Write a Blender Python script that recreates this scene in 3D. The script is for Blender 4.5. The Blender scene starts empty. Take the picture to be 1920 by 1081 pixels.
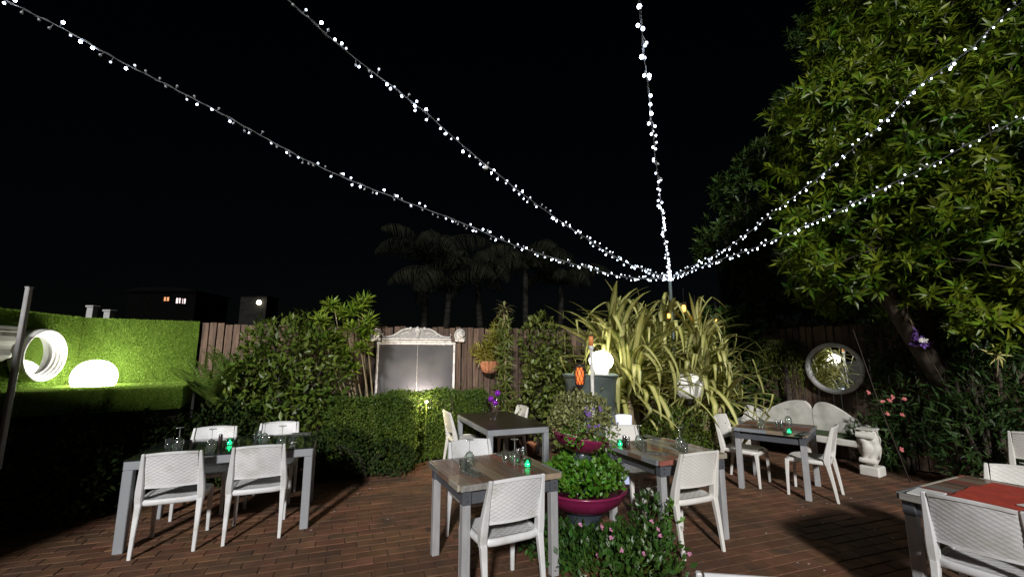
import bpy, math, random
import numpy as np
from mathutils import Vector, Matrix

S = bpy.context.scene
COL = S.collection
R = math.radians
random.seed(7)
rng = np.random.default_rng(7)

# ---------------------------------------------------------------- camera
EYE, FPX, PITCH = 1.6, 800.0, math.atan(125 / 800)
cd = bpy.data.cameras.new('camera')
cam = bpy.data.objects.new('camera', cd)
COL.objects.link(cam)
cd.sensor_width = 36
cd.lens = 36 * FPX / 1920
cd.clip_start, cd.clip_end = 0.05, 600
cam.location = (0, 0, EYE)
cam.rotation_euler = (math.pi / 2 + PITCH, 0, 0)
S.camera = cam

# ---------------------------------------------------------------- night sky and the one far floodlight (sun lamp)
SUN_EL, SUN_DIR = R(25.5), Vector((0.05, 0.998, 0)).normalized()
w = bpy.data.worlds.new('World')
S.world = w
w.use_nodes = True
nt = w.node_tree
bg = nt.nodes['Background']
sky = nt.nodes.new('ShaderNodeTexSky')
sky.sky_type = 'NISHITA'
sky.sun_disc = False
sky.sun_elevation = SUN_EL
sky.sun_rotation = math.atan2(-SUN_DIR.x, -SUN_DIR.y)
nt.links.new(sky.outputs[0], bg.inputs[0])
bg.inputs[1].default_value = 0.0003
sd = bpy.data.lights.new('sun', 'SUN')
sd.energy = 3.2
sd.angle = R(4.5)
sd.color = (1.0, 0.98, 0.95)
sun = bpy.data.objects.new('sun', sd)
COL.objects.link(sun)
ld = Vector((SUN_DIR.x * math.cos(SUN_EL), SUN_DIR.y * math.cos(SUN_EL), -math.sin(SUN_EL)))
sun.rotation_euler = ld.to_track_quat('-Z', 'Y').to_euler()
sun.location = (3, -6, 6)
vs = S.view_settings
vs.view_transform, vs.look, vs.exposure, vs.gamma = 'Standard', 'None', 0.0, 1.0
vs.use_curve_mapping = False
S.render.engine = 'CYCLES'
cy = S.cycles
cy.use_denoising = True
cy.max_bounces = 6
cy.diffuse_bounces = 3
cy.glossy_bounces = 4
cy.transparent_max_bounces = 24
cy.transmission_bounces = 6
cy.caustics_reflective = cy.caustics_refractive = False
cy.sample_clamp_indirect = 4
try:
    cy.use_light_tree = True
except Exception:
    pass


# ---------------------------------------------------------------- pixel of the 1920-wide photograph -> place in the world
def ray(u, v):
    x, y = (u - 960) / FPX, (540.5 - v) / FPX
    c, s = math.cos(PITCH), math.sin(PITCH)
    return Vector((x, c - s * y, s + c * y))


def at(u, v, Y):
    d = ray(u, v)
    return Vector((0, 0, EYE)) + d * (Y / d.y)


def on(u, v, z=0.0):
    d = ray(u, v)
    return Vector((0, 0, EYE)) + d * ((z - EYE) / d.z)


# ---------------------------------------------------------------- materials
def nd(t, k, **kw):
    n = t.nodes.new(k)
    for a, b in kw.items():
        setattr(n, a, b)
    return n


def M(name, c1, c2=None, rough=0.5, scale=8, bump=0.0, bscale=60, metal=0.0, rnd=None, amt=0.3, stretch=None, spec=0.5,
      transl=0.0, coat=0.0, emit=None, estr=0.0, detail=4, c3=None, s3=2.0, hue=0.0, stain=None):
    """procedural material: noise between c1 and c2, optional per-piece variation (rnd 'island' / 'object'), bump, coat, emission"""
    m = bpy.data.materials.new(name)
    m.use_nodes = True
    t = m.node_tree
    p = t.nodes['Principled BSDF']
    L = t.links.new
    tc = nd(t, 'ShaderNodeTexCoord')
    vec = tc.outputs['Object']
    if stretch:
        mp = nd(t, 'ShaderNodeMapping')
        mp.inputs['Scale'].default_value = stretch
        L(vec, mp.inputs[0])
        vec = mp.outputs[0]
    if rnd == 'object':
        oi = nd(t, 'ShaderNodeObjectInfo')
        ad = nd(t, 'ShaderNodeVectorMath', operation='MULTIPLY_ADD')
        L(oi.outputs['Random'], ad.inputs[0])
        ad.inputs[1].default_value = (37, 53, 71)
        L(vec, ad.inputs[2])
        vec = ad.outputs[0]
    c2 = c2 or c1
    n = nd(t, 'ShaderNodeTexNoise')
    n.inputs['Scale'].default_value = scale
    n.inputs['Detail'].default_value = detail
    L(vec, n.inputs['Vector'])
    r = nd(t, 'ShaderNodeValToRGB')
    r.color_ramp.elements[0].position, r.color_ramp.elements[1].position = 0.36, 0.66
    r.color_ramp.elements[0].color = (*c1, 1)
    r.color_ramp.elements[1].color = (*c2, 1)
    L(n.outputs[0], r.inputs[0])
    col = r.outputs[0]
    if c3:
        n3 = nd(t, 'ShaderNodeTexNoise')
        n3.inputs['Scale'].default_value = s3
        n3.inputs['Detail'].default_value = 6
        L(vec, n3.inputs['Vector'])
        mr = nd(t, 'ShaderNodeMapRange')
        mr.inputs[1].default_value, mr.inputs[2].default_value = 0.5, 0.7
        L(n3.outputs[0], mr.inputs[0])
        mx = nd(t, 'ShaderNodeMix', data_type='RGBA')
        L(mr.outputs[0], mx.inputs[0])
        L(col, mx.inputs[6])
        mx.inputs[7].default_value = (*c3, 1)
        col = mx.outputs[2]
    if rnd:
        if rnd == 'object':
            src = oi.outputs['Random']
        else:
            src = nd(t, 'ShaderNodeNewGeometry').outputs['Random Per Island']
        h = nd(t, 'ShaderNodeHueSaturation')
        mr = nd(t, 'ShaderNodeMapRange')
        mr.inputs[3].default_value, mr.inputs[4].default_value = 1 - amt, 1 + amt
        L(src, mr.inputs[0])
        L(mr.outputs[0], h.inputs['Value'])
        if hue:
            m2 = nd(t, 'ShaderNodeMath', operation='MULTIPLY')
            m2.inputs[1].default_value = 7.31
            m3 = nd(t, 'ShaderNodeMath', operation='FRACT')
            mh = nd(t, 'ShaderNodeMapRange')
            mh.inputs[3].default_value, mh.inputs[4].default_value = 0.5 - hue, 0.5 + hue
            L(src, m2.inputs[0]); L(m2.outputs[0], m3.inputs[0]); L(m3.outputs[0], mh.inputs[0])
            L(mh.outputs[0], h.inputs['Hue'])
        L(col, h.inputs['Color'])
        col = h.outputs[0]
    if stain:
        ge = nd(t, 'ShaderNodeNewGeometry')
        ns_ = nd(t, 'ShaderNodeTexNoise')
        ns_.inputs['Scale'].default_value = 1.1
        ns_.inputs['Detail'].default_value = 9
        ns_.inputs['Roughness'].default_value = .65
        L(ge.outputs['Position'], ns_.inputs['Vector'])
        m_ = nd(t, 'ShaderNodeMapRange')
        m_.inputs[1].default_value, m_.inputs[2].default_value = 0.46, 0.66
        L(ns_.outputs[0], m_.inputs[0])
        mx_ = nd(t, 'ShaderNodeMix', data_type='RGBA')
        L(m_.outputs[0], mx_.inputs[0])
        L(col, mx_.inputs[6])
        mx_.inputs[7].default_value = (*stain, 1)
        col = mx_.outputs[2]
    L(col, p.inputs['Base Color'])
    p.inputs['Roughness'].default_value = rough
    p.inputs['Metallic'].default_value = metal
    p.inputs['Specular IOR Level'].default_value = spec
    p.inputs['Coat Weight'].default_value = coat
    p.inputs['Coat Roughness'].default_value = 0.08
    if bump:
        nb = nd(t, 'ShaderNodeTexNoise')
        nb.inputs['Scale'].default_value = bscale
        nb.inputs['Detail'].default_value = 5
        L(vec, nb.inputs['Vector'])
        b = nd(t, 'ShaderNodeBump')
        b.inputs['Strength'].default_value = bump
        b.inputs['Distance'].default_value = 0.01
        L(nb.outputs[0], b.inputs['Height'])
        L(b.outputs[0], p.inputs['Normal'])
    if emit:
        p.inputs['Emission Color'].default_value = (*emit, 1)
        p.inputs['Emission Strength'].default_value = estr
    if transl:
        tr = nd(t, 'ShaderNodeBsdfTranslucent')
        L(col, tr.inputs[0])
        ms = nd(t, 'ShaderNodeMixShader')
        ms.inputs[0].default_value = transl
        L(p.outputs[0], ms.inputs[1])
        L(tr.outputs[0], ms.inputs[2])
        L(ms.outputs[0], t.nodes['Material Output'].inputs[0])
    return m


def M_glass(name, tint=(0.93, 0.97, 0.95), clear=0.93, rough=0.02, glint_mix=0.035):
    m = bpy.data.materials.new(name)
    m.use_nodes = True
    t = m.node_tree
    t.nodes.remove(t.nodes['Principled BSDF'])
    tr = nd(t, 'ShaderNodeBsdfTransparent')
    tr.inputs[0].default_value = (*tint, 1)
    gl = nd(t, 'ShaderNodeBsdfGlossy')
    gl.inputs['Roughness'].default_value = rough
    gl.inputs['Color'].default_value = (0.95, 0.97, 0.96, 1)
    lw = nd(t, 'ShaderNodeLayerWeight')
    lw.inputs[0].default_value = 0.35
    mr = nd(t, 'ShaderNodeMapRange')
    mr.inputs[3].default_value, mr.inputs[4].default_value = 1 - clear, 0.85
    ms = nd(t, 'ShaderNodeMixShader')
    df = nd(t, 'ShaderNodeBsdfDiffuse')
    df.inputs[0].default_value = (0.75 * tint[0], 0.75 * tint[1], 0.75 * tint[2], 1)
    m0 = nd(t, 'ShaderNodeMixShader')
    m0.inputs[0].default_value = glint_mix  # share of diffuse white painted into the glass in place of highlights
    t.links.new(tr.outputs[0], m0.inputs[1])
    t.links.new(df.outputs[0], m0.inputs[2])
    tr = m0
    t.links.new(lw.outputs['Facing'], mr.inputs[0])
    t.links.new(mr.outputs[0], ms.inputs[0])
    t.links.new(tr.outputs[0], ms.inputs[1])
    t.links.new(gl.outputs[0], ms.inputs[2])
    t.links.new(ms.outputs[0], t.nodes['Material Output'].inputs[0])
    return m


def M_mirror(name):
    m = bpy.data.materials.new(name)
    m.use_nodes = True
    p = m.node_tree.nodes['Principled BSDF']
    p.inputs['Base Color'].default_value = (0.88, 0.9, 0.88, 1)
    p.inputs['Metallic'].default_value = 1
    p.inputs['Roughness'].default_value = 0.015
    return m


MT = {}
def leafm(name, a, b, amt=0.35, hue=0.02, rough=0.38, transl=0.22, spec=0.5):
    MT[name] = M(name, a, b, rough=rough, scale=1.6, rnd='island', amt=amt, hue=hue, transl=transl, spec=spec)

leafm('tree_leaf', (0.068, 0.128, 0.008), (0.165, 0.22, 0.016), amt=0.6, hue=.03, spec=.3)
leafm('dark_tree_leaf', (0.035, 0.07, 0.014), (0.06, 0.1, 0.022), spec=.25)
leafm('shrub_leaf', (0.075, 0.125, 0.016), (0.13, 0.175, 0.028), spec=.3)
leafm('column_leaf', (0.1, 0.135, 0.025), (0.16, 0.19, 0.045), spec=.35)
leafm('hedge_leaf', (0.062, 0.11, 0.014), (0.125, 0.185, 0.025), rough=0.55, spec=.3)
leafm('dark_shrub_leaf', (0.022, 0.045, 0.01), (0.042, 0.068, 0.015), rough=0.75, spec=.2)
leafm('rosette_leaf', (0.14, 0.25, 0.018), (0.26, 0.35, 0.04), spec=.35)
leafm('fern_leaf', (0.1, 0.17, 0.03), (0.15, 0.21, 0.045), spec=.25)
leafm('weeping_leaf', (0.085, 0.11, 0.018), (0.12, 0.14, 0.028), spec=.25)
leafm('mint_leaf', (0.07, 0.2, 0.012), (0.13, 0.27, 0.03), rough=0.42)
leafm('variegated_leaf', (0.22, 0.25, 0.075), (0.36, 0.35, 0.16), amt=0.4)
leafm('periwinkle_leaf', (0.03, 0.085, 0.014), (0.06, 0.13, 0.022))
leafm('basket_leaf', (0.22, 0.2, 0.03), (0.3, 0.27, 0.05), amt=0.4)
leafm('pale_rosette_leaf', (0.2, 0.2, 0.09), (0.3, 0.28, 0.12))
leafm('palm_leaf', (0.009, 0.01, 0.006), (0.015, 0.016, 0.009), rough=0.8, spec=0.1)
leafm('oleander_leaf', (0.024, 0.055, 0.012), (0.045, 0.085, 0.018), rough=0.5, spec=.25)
leafm('bright_leaf', (0.03, 0.2, 0.02), (0.05, 0.28, 0.03))
MT['strap_cream'] = M('strap_cream', (0.52, 0.5, 0.16), (0.66, 0.62, 0.28), rough=0.45, scale=5, rnd='object', amt=0.3, transl=0.25, stretch=(1, 1, 0.3))
MT['strap_green'] = M('strap_green', (0.16, 0.2, 0.035), (0.26, 0.29, 0.07), rough=0.4, scale=5, rnd='object', amt=0.3, transl=0.2)
MT['bark'] = M('bark', (0.035, 0.025, 0.018), (0.075, 0.056, 0.042), rough=0.9, scale=14, bump=0.6, bscale=30, stretch=(1, 1, 0.25))
MT['dark_bark'] = M('dark_bark', (0.03, 0.024, 0.018), (0.06, 0.05, 0.04), rough=0.9, scale=14, bump=0.5)
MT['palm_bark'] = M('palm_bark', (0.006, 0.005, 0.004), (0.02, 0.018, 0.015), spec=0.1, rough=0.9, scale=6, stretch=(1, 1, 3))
MT['twig'] = M('twig', (0.22, 0.17, 0.1), (0.32, 0.25, 0.15), rough=0.8)
MT['soil'] = M('soil', (0.02, 0.016, 0.012), (0.045, 0.035, 0.025), rough=1, scale=20, bump=0.8, bscale=40)
MT['far_ground'] = M('far_ground', (0.012, 0.014, 0.008), (0.02, 0.022, 0.012), rough=1, scale=2)
MT['joint_sand'] = M('joint_sand', (0.085, 0.046, 0.03), (0.125, 0.07, 0.045), rough=1, scale=30, bump=0.4)
for nm, rn in (('paver', 'object'), ('paver_far', 'island')):
    MT[nm] = M(nm, (0.148, 0.069, 0.038), (0.195, 0.098, 0.057), rough=0.8, scale=7, rnd=rn, amt=0.22, hue=0.01, bump=0.35, bscale=70,
               c3=(0.085, 0.055, 0.038), s3=3, detail=6, spec=0.25, stain=(0.085, 0.054, 0.036))
MT['fence_board'] = M('fence_board', (0.095, 0.058, 0.04), (0.185, 0.12, 0.086), rough=0.85, scale=7, rnd='object', amt=0.3, stretch=(5, 5, 0.5), bump=0.5,
                      bscale=40, c3=(0.09, 0.062, 0.05), s3=2)
MT['fence_rail'] = M('fence_rail', (0.06, 0.045, 0.036), (0.09, 0.065, 0.05), rough=0.9)
MT['turf'] = M('turf', (0.13, 0.25, 0.018), (0.26, 0.37, 0.05), rough=0.75, scale=55, rnd='island', amt=0.35, hue=0.012, transl=0.2)
MT['turf_back'] = M('turf_back', (0.1, 0.19, 0.014), (0.17, 0.27, 0.03), rough=0.9, scale=110, bump=1.0, bscale=190, detail=8)
MT['white_resin'] = M('white_resin', (0.72, 0.73, 0.75), (0.8, 0.8, 0.81), rough=0.42, scale=5, c3=(0.6, 0.59, 0.57), s3=7, detail=8, rnd='object', amt=.05)
MT['pale_resin'] = M('pale_resin', (0.74, 0.72, 0.68), (0.82, 0.8, 0.76), rough=0.42, scale=5)
MT['alu'] = M('alu', (0.36, 0.38, 0.41), (0.43, 0.45, 0.48), rough=0.38, metal=0.25, scale=4, bump=0.05)
MT['dark_apron'] = M('dark_apron', (0.075, 0.08, 0.095), (0.1, 0.105, 0.12), rough=0.5, scale=6)
MT['grey_leg'] = M('grey_leg', (0.34, 0.34, 0.35), (0.42, 0.42, 0.43), rough=0.5, scale=9, stretch=(3, 3, 0.6))
MT['screw'] = M('screw', (0.55, 0.55, 0.56), rough=0.3, metal=1)
MT['dark_glass'] = M('dark_glass', (0.015, 0.02, 0.02), (0.02, 0.026, 0.026), rough=0.06, coat=0.6)
MT['dark_wood'] = M('dark_wood', (0.028, 0.02, 0.017), (0.045, 0.033, 0.028), rough=0.35, scale=5, stretch=(8, 0.6, 1))
for nm, a, b in (('plank_brown', (0.16, 0.1, 0.075), (0.25, 0.165, 0.125)), ('plank_tan', (0.27, 0.205, 0.15), (0.36, 0.28, 0.2)),
                 ('plank_grey', (0.2, 0.19, 0.18), (0.3, 0.285, 0.26)), ('plank_red', (0.24, 0.075, 0.06), (0.3, 0.11, 0.085)),
                 ('plank_cream', (0.42, 0.38, 0.3), (0.52, 0.48, 0.4)), ('plank_blue', (0.2, 0.22, 0.24), (0.27, 0.29, 0.31))):
    MT[nm] = M(nm, a, b, rough=0.3, scale=6, stretch=(7, 0.7, 4), bump=0.15, bscale=30, rnd='object', amt=0.22, coat=0.35)
MT['steel'] = M('steel', (0.6, 0.6, 0.62), rough=0.2, metal=1)
MT['napkin'] = M('napkin', (0.035, 0.05, 0.045), (0.2, 0.2, 0.17), rough=0.9, scale=60)
MT['paper'] = M('paper', (0.7, 0.7, 0.68), (0.76, 0.76, 0.74), rough=0.8)
MT['runner'] = M('runner', (0.42, 0.045, 0.025), (0.52, 0.07, 0.04), rough=0.85, scale=20, bump=0.2)
MT['glass'] = M_glass('glass')
MT['glass_foot'] = M_glass('glass_foot', glint_mix=0.3)  # stem and foot whitened to stand in for bright glints
MT['green_glass'] = M_glass('green_glass', (0.5, 0.95, 0.75), 0.85)
MT['mirror'] = M_mirror('mirror')
MT['purple_glass'] = M('purple_glass', (0.17, 0.01, 0.34), (0.26, 0.02, 0.46), rough=0.12, coat=0.6)
MT['green_light'] = M('green_light', (0.1, 0.8, 0.5), emit=(0.04, 0.85, 0.42), estr=5.0)
for nm_, st_ in (('bulb_lit', 9), ('bulb_dim', 2.2), ('bulb_bright', 24)):
    MT[nm_] = M(nm_, (0.9, 0.9, 0.9), emit=(0.72, 0.82, 1.0), estr=st_)
MT['bulb_off'] = M('bulb_off', (0.45, 0.46, 0.48), rough=0.25)
MT['cable'] = M('cable', (0.2, 0.21, 0.22), (0.28, 0.29, 0.3), rough=0.45)
MT['lamp_white'] = M('lamp_white', (0.85, 0.85, 0.82), emit=(1.0, 0.96, 0.86), estr=30.0)
MT['lamp_globe'] = M('lamp_globe', (0.85, 0.85, 0.82), emit=(1.0, 0.95, 0.8), estr=20.0)
MT['lamp_soft'] = M('lamp_soft', (0.85, 0.85, 0.82), emit=(1.0, 0.93, 0.86), estr=0.2)
MT['lamp_blue'] = M('lamp_blue', (0.8, 0.82, 0.9), emit=(0.62, 0.68, 1.0), estr=0.85)
MT['spot_lens'] = M('spot_lens', (0.9, 0.9, 0.85), emit=(1.0, 0.86, 0.62), estr=25)
MT['flame'] = M('flame', (0.8, 0.2, 0.05), (0.9, 0.3, 0.06), scale=14, stretch=(1, 1, 0.3), emit=(1.0, 0.16, 0.03), estr=1.0)
MT['amber'] = M('amber', (0.8, 0.4, 0.1), emit=(1.0, 0.46, 0.1), estr=3.0)
MT['amber_dim'] = M('amber_dim', (0.5, 0.2, 0.07), (0.6, 0.26, 0.1), rough=0.3, scale=20, emit=(0.9, 0.25, 0.05), estr=0.22)
MT['cage'] = M('cage', (0.03, 0.02, 0.018), (0.05, 0.03, 0.025), rough=0.5)
MT['white_paint'] = M('white_paint', (0.68, 0.67, 0.64), (0.78, 0.77, 0.74), rough=0.6, scale=12, c3=(0.5, 0.48, 0.45), s3=9)
MT['ring_white'] = M('ring_white', (0.78, 0.77, 0.76), (0.83, 0.82, 0.81), rough=0.5, scale=6)
MT['crown_white'] = M('crown_white', (0.66, 0.63, 0.6), (0.76, 0.73, 0.7), rough=0.7, scale=20, c3=(0.4, 0.38, 0.37), s3=16)
MT['crown_ground'] = M('crown_ground', (0.4, 0.38, 0.37), (0.5, 0.48, 0.46), rough=0.8, scale=25)
MT['chalkboard'] = M('chalkboard', (0.045, 0.045, 0.05), (0.066, 0.064, 0.069), rough=0.5, scale=2.5, c3=(0.085, 0.082, 0.085), s3=1.6, detail=8)
MT['concrete'] = M('concrete', (0.62, 0.6, 0.55), (0.74, 0.72, 0.67), rough=0.85, scale=7, bump=0.25, bscale=120, c3=(0.52, 0.5, 0.45), s3=5, detail=8)
MT['moss'] = M('moss', (0.035, 0.06, 0.02), (0.06, 0.09, 0.03), rough=1, scale=40, bump=0.8)
MT['terracotta'] = M('terracotta', (0.42, 0.16, 0.075), (0.52, 0.22, 0.11), rough=0.75, scale=9, c3=(0.4, 0.24, 0.16), s3=6)
MT['purple_pot'] = M('purple_pot', (0.19, 0.012, 0.06), (0.25, 0.02, 0.085), rough=0.3, scale=4, coat=0.3)
MT['blue_pot'] = M('blue_pot', (0.045, 0.06, 0.08), (0.075, 0.09, 0.115), rough=0.4, scale=9, coat=0.2)
MT['urn'] = M('urn', (0.065, 0.085, 0.078), (0.1, 0.125, 0.115), rough=0.5, scale=5)
MT['pole_grey'] = M('pole_grey', (0.38, 0.38, 0.38), (0.48, 0.48, 0.47), rough=0.5, scale=6)
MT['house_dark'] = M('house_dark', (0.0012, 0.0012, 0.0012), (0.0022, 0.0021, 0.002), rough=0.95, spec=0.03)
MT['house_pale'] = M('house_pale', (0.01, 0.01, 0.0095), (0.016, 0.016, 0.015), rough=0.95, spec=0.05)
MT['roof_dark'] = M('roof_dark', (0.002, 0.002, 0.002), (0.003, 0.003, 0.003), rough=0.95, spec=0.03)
MT['win_warm'] = M('win_warm', (0.3, 0.15, 0.08), emit=(1.0, 0.42, 0.16), estr=0.8)
MT['win_white'] = M('win_white', (0.5, 0.4, 0.4), emit=(1.0, 0.8, 0.78), estr=1.0)
MT['street_bulb'] = M('street_bulb', (0.9, 0.8, 0.6), emit=(1.0, 0.86, 0.6), estr=30)
MT['pink_petal'] = M('pink_petal', (0.6, 0.22, 0.38), (0.66, 0.3, 0.46), rough=0.6, rnd='island', amt=0.2, transl=0.2)
MT['coral_petal'] = M('coral_petal', (0.62, 0.16, 0.16), (0.68, 0.22, 0.2), rough=0.6, rnd='island', amt=0.2, transl=0.2)
MT['violet_petal'] = M('violet_petal', (0.13, 0.06, 0.28), (0.18, 0.08, 0.34), rough=0.6, rnd='island', amt=0.25)
MT['white_petal'] = M('white_petal', (0.7, 0.66, 0.62), rough=0.6)
MT['dead_leaf'] = M('dead_leaf', (0.1, 0.06, 0.03), (0.2, 0.13, 0.06), rough=0.8, rnd='island', amt=0.5)
MT['yellow_leaf'] = M('yellow_leaf', (0.42, 0.4, 0.1), (0.5, 0.46, 0.14), rough=0.5, rnd='island', amt=0.25, transl=0.2)


# ---------------------------------------------------------------- mesh helpers
class MB:
    def __init__(s):
        s.v, s.f, s.m, s.sm = [], [], [], []

    def add(s, vs, fs, mi=0, smooth=False):
        b = len(s.v)
        s.v += [tuple(x) for x in vs]
        for f in fs:
            s.f.append(tuple(b + i for i in f))
            s.m.append(mi)
            s.sm.append(smooth)
        return s

    def box(s, c, h, rz=0.0, mi=0, bev=0.0, mat=None):
        cx, cy_, cz = c
        hx, hy, hz = h
        if bev <= 0:
            vs = [(x * hx, y * hy, z * hz) for z in (-1, 1) for y in (-1, 1) for x in (-1, 1)]
            fs = [(0, 2, 3, 1), (4, 5, 7, 6), (0, 1, 5, 4), (2, 6, 7, 3), (0, 4, 6, 2), (1, 3, 7, 5)]
        else:
            vs, fs = [], []
            b = min(bev, hx * .9, hy * .9, hz * .9)
            rings = [(hx - b, hy - b, -hz), (hx, hy, -hz + b), (hx, hy, hz - b), (hx - b, hy - b, hz)]
            for (a, d, z) in rings:
                e = b if (a == hx) else b * 0.0
                pts = [(-a + e, -d), (a - e, -d), (a, -d + e), (a, d - e), (a - e, d), (-a + e, d), (-a, d - e), (-a, -d + e)]
                vs += [(p[0], p[1], z) for p in pts]
            for r in range(3):
                for k in range(8):
                    fs.append((r * 8 + k, r * 8 + (k + 1) % 8, (r + 1) * 8 + (k + 1) % 8, (r + 1) * 8 + k))
            fs.append(tuple(range(7, -1, -1)))
            fs.append(tuple(range(24, 32)))
        c_, s_ = math.cos(rz), math.sin(rz)
        out = []
        for x, y, z in vs:
            if mat is not None:
                q = mat @ Vector((x, y, z))
                out.append((q.x + cx, q.y + cy_, q.z + cz))
            else:
                out.append((x * c_ - y * s_ + cx, x * s_ + y * c_ + cy_, z + cz))
        return s.add(out, fs, mi)

    def loft(s, secs, mi=0, smooth=False):
        """secs: list of rings (lists of points, same count); closed sides + caps"""
        n = len(secs[0])
        vs = [p for r in secs for p in r]
        fs = []
        for k in range(len(secs) - 1):
            for i in range(n):
                j = (i + 1) % n
                fs.append((k * n + i, k * n + j, (k + 1) * n + j, (k + 1) * n + i))
        s.add(vs, fs, mi, smooth)
        b = len(s.v) - len(vs)
        for f in (tuple(range(n - 1, -1, -1)), tuple((len(secs) - 1) * n + i for i in range(n))):
            s.f.append(tuple(b + i for i in f)); s.m.append(mi); s.sm.append(False)
        return s

    def bar(s, pts, hx, hy, mi=0, ch=0.25):
        """vertical-ish member through pts with rectangular section half sizes (lists), axis aligned in x,y, chamfered corners"""
        secs = []
        for (p, a, b) in zip(pts, hx, hy):
            e = ch * min(a, b)
            q = [(-a + e, -b), (a - e, -b), (a, -b + e), (a, b - e), (a - e, b), (-a + e, b), (-a, b - e), (-a, -b + e)]
            secs.append([(p[0] + x, p[1] + y, p[2]) for x, y in q])
        return s.loft(secs, mi)

    def tube(s, pts, rad, n=8, mi=0, smooth=True):
        pts = [Vector(p) for p in pts]
        if not hasattr(rad, '__len__'):
            rad = [rad] * len(pts)
        secs = []
        up = Vector((0.13, 0.21, 1)).normalized()
        for i, p in enumerate(pts):
            d = (pts[min(i + 1, len(pts) - 1)] - pts[max(i - 1, 0)])
            if d.length < 1e-9:
                d = Vector((0, 0, 1))
            d.normalize()
            a = d.cross(up)
            if a.length < 0.08:
                a = d.cross(Vector((1, 0, 0)))
            a.normalize()
            b = d.cross(a)
            secs.append([p + a * (math.cos(2 * math.pi * k / n) * rad[i]) + b * (math.sin(2 * math.pi * k / n) * rad[i]) for k in range(n)])
        return s.loft(secs, mi, smooth)

    def lathe(s, prof, n=24, c=(0, 0, 0), mi=0, smooth=True, mat=None, sx=1.0, sy=1.0):
        """prof: list of (r, z)"""
        vs, fs = [], []
        m = len(prof)
        for r, z in prof:
            for k in range(n):
                a = 2 * math.pi * k / n
                q = Vector((r * math.cos(a) * sx, r * math.sin(a) * sy, z))
                if mat is not None:
                    q = mat @ q
                vs.append((q.x + c[0], q.y + c[1], q.z + c[2]))
        for i in range(m - 1):
            for k in range(n):
                j = (k + 1) % n
                fs.append((i * n + k, i * n + j, (i + 1) * n + j, (i + 1) * n + k))
        b0 = len(s.v)
        s.add(vs, fs, mi, smooth)
        if prof[0][0] > 1e-6 and False:
            pass
        return s

    def ball(s, c, r, n=12, mi=0, sc=(1, 1, 1)):
        prof = [(max(1e-5, math.sin(math.pi * i / (n // 2 + 2))) * r, -math.cos(math.pi * i / (n // 2 + 2)) * r) for i in range(n // 2 + 3)]
        return s.lathe(prof, n, c, mi, True, mat=Matrix.Diagonal(sc))

    def prism(s, poly, h0, h1, axis='y', mi=0):
        """poly in (a,b): axis 'y' -> x=a z=b extruded y h0..h1 ; 'x' -> y=a z=b ; 'z' -> x=a y=b"""
        def P(a, b, h):
            return (a, h, b) if axis == 'y' else ((h, a, b) if axis == 'x' else (a, b, h))
        n = len(poly)
        vs = [P(a, b, h0) for a, b in poly] + [P(a, b, h1) for a, b in poly]
        fs = [tuple(range(n)), tuple(range(2 * n - 1, n - 1, -1))]
        fs += [(i, i + n, (i + 1) % n + n, (i + 1) % n) for i in range(n)]
        return s.add(vs, fs, mi)

    def build(s, name, mats, parent=None, loc=(0, 0, 0), rz=0.0):
        me = bpy.data.meshes.new(name)
        me.from_pydata(s.v, [], s.f)
        if not isinstance(mats, (list, tuple)):
            mats = [mats]
        for m in mats:
            me.materials.append(MT[m] if isinstance(m, str) else m)
        if len(mats) > 1:
            me.polygons.foreach_set('material_index', s.m)
        me.polygons.foreach_set('use_smooth', s.sm)
        me.update()
        return link(name, me, parent, loc, rz)


def link(name, data, parent=None, loc=(0, 0, 0), rz=0.0):
    o = bpy.data.objects.new(name, data)
    COL.objects.link(o)
    o.location = loc
    o.rotation_euler = (0, 0, rz)
    if parent:
        o.parent = parent
    return o


def thing(name, label, cat, loc=(0, 0, 0), rz=0.0, group=None):
    o = link(name, None, None, loc, rz)
    o.empty_display_size = 0.1
    return tag(o, label, cat, group)


def tag(o, label, cat, group=None):
    o['label'] = label
    o['category'] = cat
    if group:
        o['group'] = group
    return o


def struct(o):
    o['kind'] = 'structure'
    return o


def stuff(o):
    o['kind'] = 'stuff'
    return o


def copy_tree(o, parent=None):
    c = o.copy()
    COL.objects.link(c)
    if parent:
        c.parent = parent
    for ch in list(o.children):
        copy_tree(ch, c)
    return c


def nz(a):
    return a / np.maximum(np.linalg.norm(a, axis=-1, keepdims=True), 1e-9)


def leaves_arrays(P, D, N, L, W, fold=0.15, droop=0.15, wide=0.45):
    """n lance-shaped folded leaves -> verts, tris"""
    D = nz(D)
    Sd = nz(np.cross(D, N))
    U = np.cross(Sd, D)
    L = np.broadcast_to(np.asarray(L, float), (len(P),))[:, None]
    W = np.broadcast_to(np.asarray(W, float), (len(P),))[:, None]
    mid = P + D * L * wide
    ml = mid - Sd * W * .5
    mr = mid + Sd * W * .5
    mc = mid - U * W * fold
    tip = P + D * L - U * L * droop
    V = np.stack([P, ml, mc, mr, tip], 1).reshape(-1, 3)
    b = (np.arange(len(P)) * 5)[:, None]
    T = np.concatenate([b + np.array([0, 2, 1]), b + np.array([0, 3, 2]), b + np.array([1, 2, 4]), b + np.array([2, 3, 4])], 1).reshape(-1, 3)
    return V, T


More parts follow.
